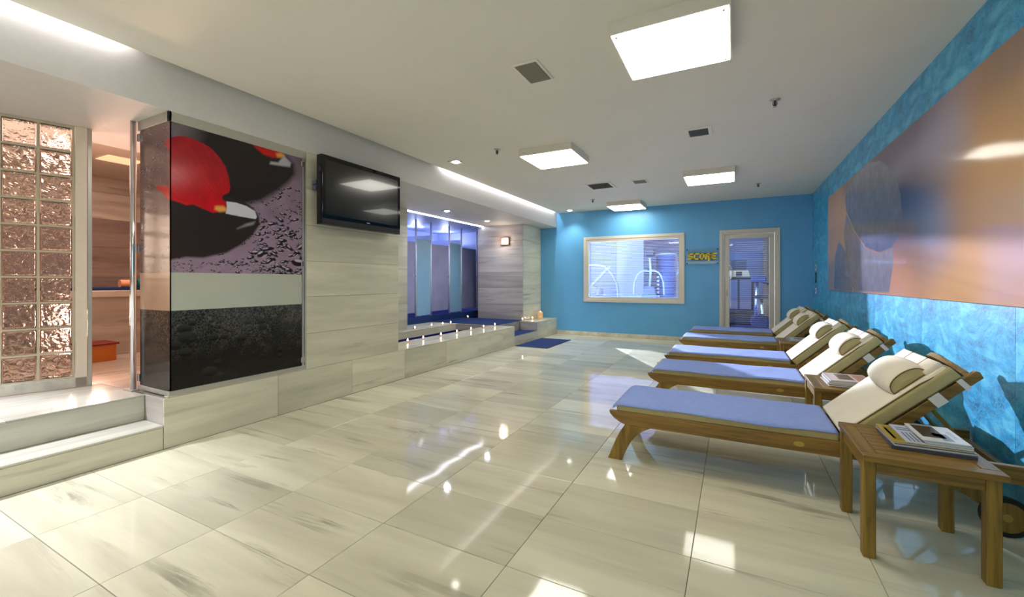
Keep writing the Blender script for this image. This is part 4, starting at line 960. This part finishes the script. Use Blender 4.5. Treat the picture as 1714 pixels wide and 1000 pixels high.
# ------------------------------------------------------------------ side tables
def make_table():
    t = thing('side_table', 'x', 'side table', (.492, 2.31, 0), group='teak side tables between the loungers')
    W, D, H = .443, .50, .455
    for x in (.006, W-.052):
        for y in (.04, D-.05):
            bm = new(); bx(bm, x, x+.046, y, y+.046, .0005, H-.0255, .003); obj('leg', bm, M['woodz'], t)
    for y in (.046, D-.044): box('apron', M['woodx'], t, .053, W-.053, y, y+.02, H-.085, H-.0255, bev=.001)
    for x in (.01, W-.032): box('apron', M['woody'], t, x+.004, x+.024, .087, D-.051, H-.085, H-.0255, bev=.001)
    box('top_border', M['woodx'], t, 0, W, 0, .052, H-.025, H, bev=.002); box('top_border', M['woodx'], t, 0, W, D-.052, D, H-.025, H, bev=.002)
    box('top_border', M['woody'], t, 0, .06, .0535, D-.0535, H-.025, H, bev=.002); box('top_border', M['woody'], t, W-.06, W, .0535, D-.0535, H-.025, H, bev=.002)
    n = 7; h = (D-.107)/n
    for k in range(n): box('top_slat', M['woodx'], t, .062, W-.062, .0545+k*h, .0515+(k+1)*h, H-.024, H-.001, bev=.0015)
    return t
T0 = make_table(); T0['label'] = 'teak side table nearest the camera, carrying a stack of magazines'
dup(T0, (.50, 3.62, 0), 'teak side table between the two nearest loungers')
dup(T0, (.50, 6.12, 0), 'farthest teak side table, before the fourth lounger')
def cover_mat(rgb): return plain('cover', rgb, .3, noise=.03, nscale=30)
def magazine(x, y, z, w_, d_, h, rz, cov, label, prints=(), grp='magazines on the nearest table', edge='paper'):
    t = thing('magazine', label, 'magazine', (x, y, z), R(rz), grp)
    box('pages', M[edge] if isinstance(edge, str) else edge, t, -w_/2+.001, w_/2-.001, -d_/2+.001, d_/2-.002, .0008, h-.0011)
    box('cover', cover_mat(cov), t, -w_/2, w_/2, -d_/2, d_/2, h-.001, h)
    box('back_cover', cover_mat((90, 92, 100)), t, -w_/2, w_/2, -d_/2, d_/2, 0.0001, .0008)
    for (a, b, c, d, rgb) in prints:
        box('printed_picture', cover_mat(rgb), t, -w_/2+a*w_, -w_/2+b*w_, -d_/2+c*d_, -d_/2+d*d_, h+.0001, h+.0004)
    return t
Z = .4555
dg = plain('dark_pages', (70, 72, 84), .5)
magazine(.765, 2.60, Z, .275, .285, .014, -2, (60, 66, 90), 'broad dark catalogue at the bottom of the magazine stack', edge=dg)
magazine(.765, 2.602, Z+.0142, .268, .28, .009, 1, (60, 64, 80), 'dark grey magazine second from the bottom of the near stack')
magazine(.762, 2.605, Z+.0234, .262, .272, .006, 0, (176, 150, 30), 'mustard yellow magazine in the near stack', ((.05, .2, .15, .9, (150, 128, 30)), (.06, .1, .2, .8, (205, 190, 110))))
st_ = [(.10+.0*k, .62, .06+.07*k, .085+.07*k, (44, 48, 60)) for k in range(9)]
st_ = [(.08+.065*k, .10+.065*k, .06, .55, (40, 44, 58)) for k in range(8)]+[(.05, .6, .68, .74, (90, 110, 160)), (.05, .5, .8, .84, (90, 110, 160))]
magazine(.787, 2.607, Z+.0296, .215, .266, .006, -1, (196, 205, 226), 'pale magazine with dark curved stripes in the near stack', st_)
magazine(.818, 2.61, Z+.0358, .155, .258, .007, 0, (190, 205, 225), 'thin pale blue magazine under the topmost one')
magazine(.815, 2.612, Z+.043, .155, .25, .007, -1, (226, 226, 226), 'white magazine with a dark photograph, topmost of the near stack', ((.1, .62, .22, .95, (66, 54, 44)), (.5, .72, .1, .5, (120, 128, 136)), (.38, .5, .3, .5, (178, 170, 120)), (.8, .9, .3, .7, (190, 190, 192))))
g2 = 'magazines on the second table'
magazine(.725, 3.87, Z, .26, .30, .010, 1, (70, 70, 80), 'dark magazine at the bottom of the stack on the second table', grp=g2)
magazine(.725, 3.87, Z+.0102, .258, .295, .010, -2, (120, 130, 110), 'olive magazine second from the bottom on the second table', grp=g2)
magazine(.725, 3.87, Z+.0204, .252, .29, .014, 0, (120, 112, 140), 'thick violet-grey magazine third up on the second table', grp=g2)
magazine(.73, 3.87, Z+.0346, .25, .285, .009, 1, (214, 196, 196), 'pink and brown magazine topmost on the second table', ((.25, .6, .2, .9, (110, 90, 78)), (.66, .95, .1, .9, (190, 140, 120))), grp=g2)
g3 = 'magazines on the farthest table'
magazine(.72, 6.40, Z, .25, .28, .012, 2, (120, 124, 140), 'grey magazine at the bottom on the farthest table', grp=g3)
magazine(.735, 6.40, Z+.0122, .22, .27, .012, -3, (176, 180, 192), 'light magazine on top on the farthest table', ((.2, .6, .2, .6, (70, 76, 96)),), grp=g3)

# ------------------------------------------------------------------ the gym behind the window
gy = struct('wall_gym', 'walls and ceiling of the gym beyond the window')
bm = new(); bx(bm, -5.6, 1.6, 17, 17.1, 0, 2.8); bx(bm, -5.7, -5.6, YB+.16, 17.1, 0, 2.8); bx(bm, -5.6, -2.35, 12.9, 13.0, 0, 2.75); bx(bm, -5.6, XR, YB+.161, YB+.17, 0, .001); bx(bm, -5.6, -4.052, YB+.02, YB+.16, 0, 2.8)
obj('shell', bm, M['gymwall'], gy)
bm = new(); bx(bm, -5.7, 1.7, YB+.16, 17.1, 2.75, 2.85); obj('gym_ceiling', bm, M['gymwall'], gy)
bm = new(); bx(bm, 1.6, 1.7, YB+.16, 17.1, 0, 2.8); bx(bm, .9, 1.6, 16.9, 16.99, 0, 2.75); obj('tan_cladding', bm, M['gymtan'], gy)
box('blue_panel', M['gympanel'], gy, -4.9, -3.15, 12.86, 12.9, .2, 2.5)
box('window_panel', plain('steel_blue_panel', (140, 160, 200), .4), gy, -.9, .85, 16.9, 17.0, .6, 2.2)
bm = new(); bx(bm, -5.7, 1.7, YB+.16, 17.1, -.1, 0); tag(obj('floor_gym', bm, M['gymblue']), 'blue gym floor beyond the glazed door', kind='structure')
for i, (x, y, l) in enumerate(((-.6, 14.8, 'long gym ceiling light seen through the glazed door'), (-1.9, 14.5, 'gym ceiling light seen at the top right of the window'))):
    t = thing('ceiling_light', l, 'ceiling light', (x, y, 2.75), group='gym ceiling lights')
    bm = new(); bx(bm, -.75, .75, -.16, .16, -.06, -.001); obj('housing', bm, M['gymwhite'], t); box('diffuser', M['gymlight'], t, -.72, .72, -.13, .13, -.066, -.0601)
# central multigym
mg = thing('multi_gym', 'multi gym with dark weight stack and white curved arms behind the window', 'gym machine', (-1.95, 11.6, 0))
bm = new(); bx(bm, -.16, .16, .05, .30, .05, 1.85, .01); obj('weight_tower', bm, M['gymdark'], mg)
bm = new(); bx(bm, -.5, .5, .0, .35, .0005, .06, .01); bx(bm, -.04, .04, -.7, .2, .0005, .07); obj('base_frame', bm, M['gymwhite'], mg)
bm = new(); bx(bm, -.10, .10, .0, .2, 1.86, 2.1, .02)
for k in range(5): cyl(bm, (-.09+.04*k, 1.96+.03*(k % 2)), .035, -.03, .2, 12, 'y')
obj('pulley_head', bm, M['gymdark'], mg)
for s in (-1, 1):
    bm = new(); tube(bm, curve([(0, -.05, 1.45), (s*.12, -.10, 1.47), (s*.27, -.15, 1.38), (s*.36, -.2, 1.15), (s*.38, -.2, .85)], 5), .022, 8); obj('press_arm', bm, M['gymwhite'], mg, smooth=True)
bm = new(); tube(bm, [(0, -.02, 1.8), (.03, -.06, 1.45), (.0, -.04, 1.0)], .03, 8); obj('cable_guide', bm, M['gymwhite'], mg, smooth=True)
bm = new(); prism(bm, [(-.13, 1.06), (.13, 1.06), (.16, .85), (.26, .72), (.30, .6), (-.30, .6), (-.26, .72), (-.16, .85)][::-1], -.14, -.07, 'y', .01); obj('back_pad', bm, M['gympad'], mg)
bm = new(); bx(bm, -.22, .22, -.55, -.10, .45, .53, .02); obj('seat_pad', bm, M['gympad'], mg)
for k in range(6): box('weight_plate', M['gymwhite'], mg, .17, .22, .04, .12, .78+.1*k, .83+.1*k)
tb = thing('blue_column', 'tall glossy blue cylinder beside the multi gym', 'column', (-1.62, 12.1, 0))
bm = new(); cyl(bm, (0, 0), .25, .001, 1.9, 28); obj('body', bm, M['gymtube'], tb, smooth=True); bm = new(); cyl(bm, (0, 0), .26, 1.9, 1.94, 28); obj('cap', bm, M['gymwhite'], tb)
def frame_machine(name, label, loc, m, sc=1., flip=1):
    t = thing(name, label, 'gym machine', loc)
    bm = new(); bx(bm, -.6, .6, -.06, .06, .0005, .07, .01); bx(bm, -.6, -.52, -.3, .3, .0005, .07); bx(bm, .5, .58, -.3, .3, .0005, .07); obj('base_frame', bm, m, t)
    bm = new(); tube(bm, curve([(flip*-.5, 0, .06), (flip*-.35, 0, .8), (flip*.1, 0, 1.35), (flip*.35, 0, 1.6)], 5), .05, 8); tube(bm, curve([(flip*-.75, 0, 1.62), (0, 0, 1.63), (flip*.3, 0, 1.5), (flip*.55, 0, 1.0), (flip*.5, 0, .06)], 5), .04, 8); obj('upright', bm, m, t, smooth=True)
    bm = new(); bx(bm, -.2+flip*.3, .2+flip*.3, -.2, .2, .62, .70, .02); obj('seat_pad', bm, M['gympad'], t)
    bm = new(); bx(bm, flip*.05-.06, flip*.05+.06, -.2, .2, .8, 1.0, .03); cyl(bm, (flip*-.1, .95), .11, -.1, .1, 16, 'y'); obj('roller_pad', bm, M['gympad'], t)
    return t
frame_machine('chest_press', 'pale exercise machine at the left of the window behind the blind', (-3.35, 11.6, 0), plain('pale_frame', (120, 114, 130), .5))
frame_machine('leg_machine', 'white exercise machine at the right edge of the window', (-1.0, 12.3, 0), M['gymwhite'], flip=-1)
# exercise bike
bk = thing('exercise_bike', 'blue and silver exercise bike just behind the glazed door', 'exercise bike', (.55, 11.1, 0))
bm = new(); bx(bm, -.33, .33, -.05, .05, .0005, .07, .01); bx(bm, -.30, -.22, -.25, .25, .0005, .06, .01); bx(bm, .22, .30, -.25, .25, .0005, .06, .01); obj('base_frame', bm, M['gymwhite'], bk)
bm = new(); lathe(bm, [(0, 0), (.17, 0), (.20, .03), (.20, .09), (.17, .12), (0, .12)], n=24)
for v in bm.verts: v.co = Vector((v.co.x-.02, v.co.z-.06, v.co.y*.8+.28))
obj('flywheel_cover', bm, plain('flywheel_blue', (20, 28, 64), .5), bk)
bm = new(); tube(bm, [(.05, 0, .1), (.0, 0, .8)], .035, 8); tube(bm, [(-.12, 0, .3), (-.08, 0, 1.22)], .035, 8); obj('upright', bm, M['chrome'], bk, smooth=True)
bm = new(); bx(bm, -.13, .13, -.12, .12, .8, .88, .03, 2); obj('saddle', bm, M['gymdark'], bk)
bm = new(); bx(bm, -.2, .1, -.12, .12, 1.17, 1.30, .03); obj('console', bm, plain('bike_console', (40, 56, 100), .4), bk)
bm = new(); tube(bm, curve([(.0, 0, 1.18), (.16, 0, 1.13), (.30, 0, 1.14), (.34, 0, 1.22), (.24, .0, 1.42)], 5), .02, 8); obj('handlebar', bm, M['gymdark'], bk, smooth=True)
bm = new(); tube(bm, [(.0, -.08, .3), (.0, -.2, .3), (0, -.2, .45)], .015, 6); bx(bm, -.05, .05, -.26, -.16, .44, .47); obj('pedal', bm, M['gymdark'], bk)
# treadmill
tm = thing('treadmill', 'dark treadmill with cream console seen through the glazed door', 'treadmill', (.14, 14.4, 0))
bm = new(); bx(bm, -.40, .40, -1.2, .5, .05, .20, .02); bx(bm, -.38, .38, .2, .6, .2, .34, .04); obj('deck', bm, M['gymdark'], tm)
box('belt', M['rubber'], tm, -.28, .28, -1.18, .15, .2005, .21)
for s in (-1, 1):
    bm = new(); tube(bm, [(s*.36, .35, .2), (s*.36, .25, 1.25)], .035, 8); tube(bm, [(s*.36, .25, 1.2), (s*.36, -.25, 1.15)], .025, 8); obj('side_post', bm, M['gymdark'], tm, smooth=True)
bm = new(); bx(bm, -.42, .42, .15, .35, 1.24, 1.32, .02); obj('console_shelf', bm, M['gymdark'], tm)
bm = new(); prism(bm, [(-.30, 1.32), (.30, 1.32), (.26, 1.52), (-.26, 1.52)][::-1], .12, .3, 'y', .02); obj('console', bm, plain('cream_console', (226, 216, 170), .4), tm)
box('console_screen', M['gymdark'], tm, -.08, .08, .112, .119, 1.35, 1.48)
ts = thing('monitor', 'small dark screen standing behind the treadmill', 'screen', (.14, 15.6, 0))
bm = new(); tube(bm, [(0, .05, .03), (0, .05, 1.5)], .03, 8); cyl(bm, (0, .05), .2, .0005, .03, 16); obj('stand', bm, M['gymdark'], ts); box('panel', plain('monitor_glass', (40, 60, 80), .2), ts, -.28, .22, -.03, .03, 1.5, 1.88, bev=.005)
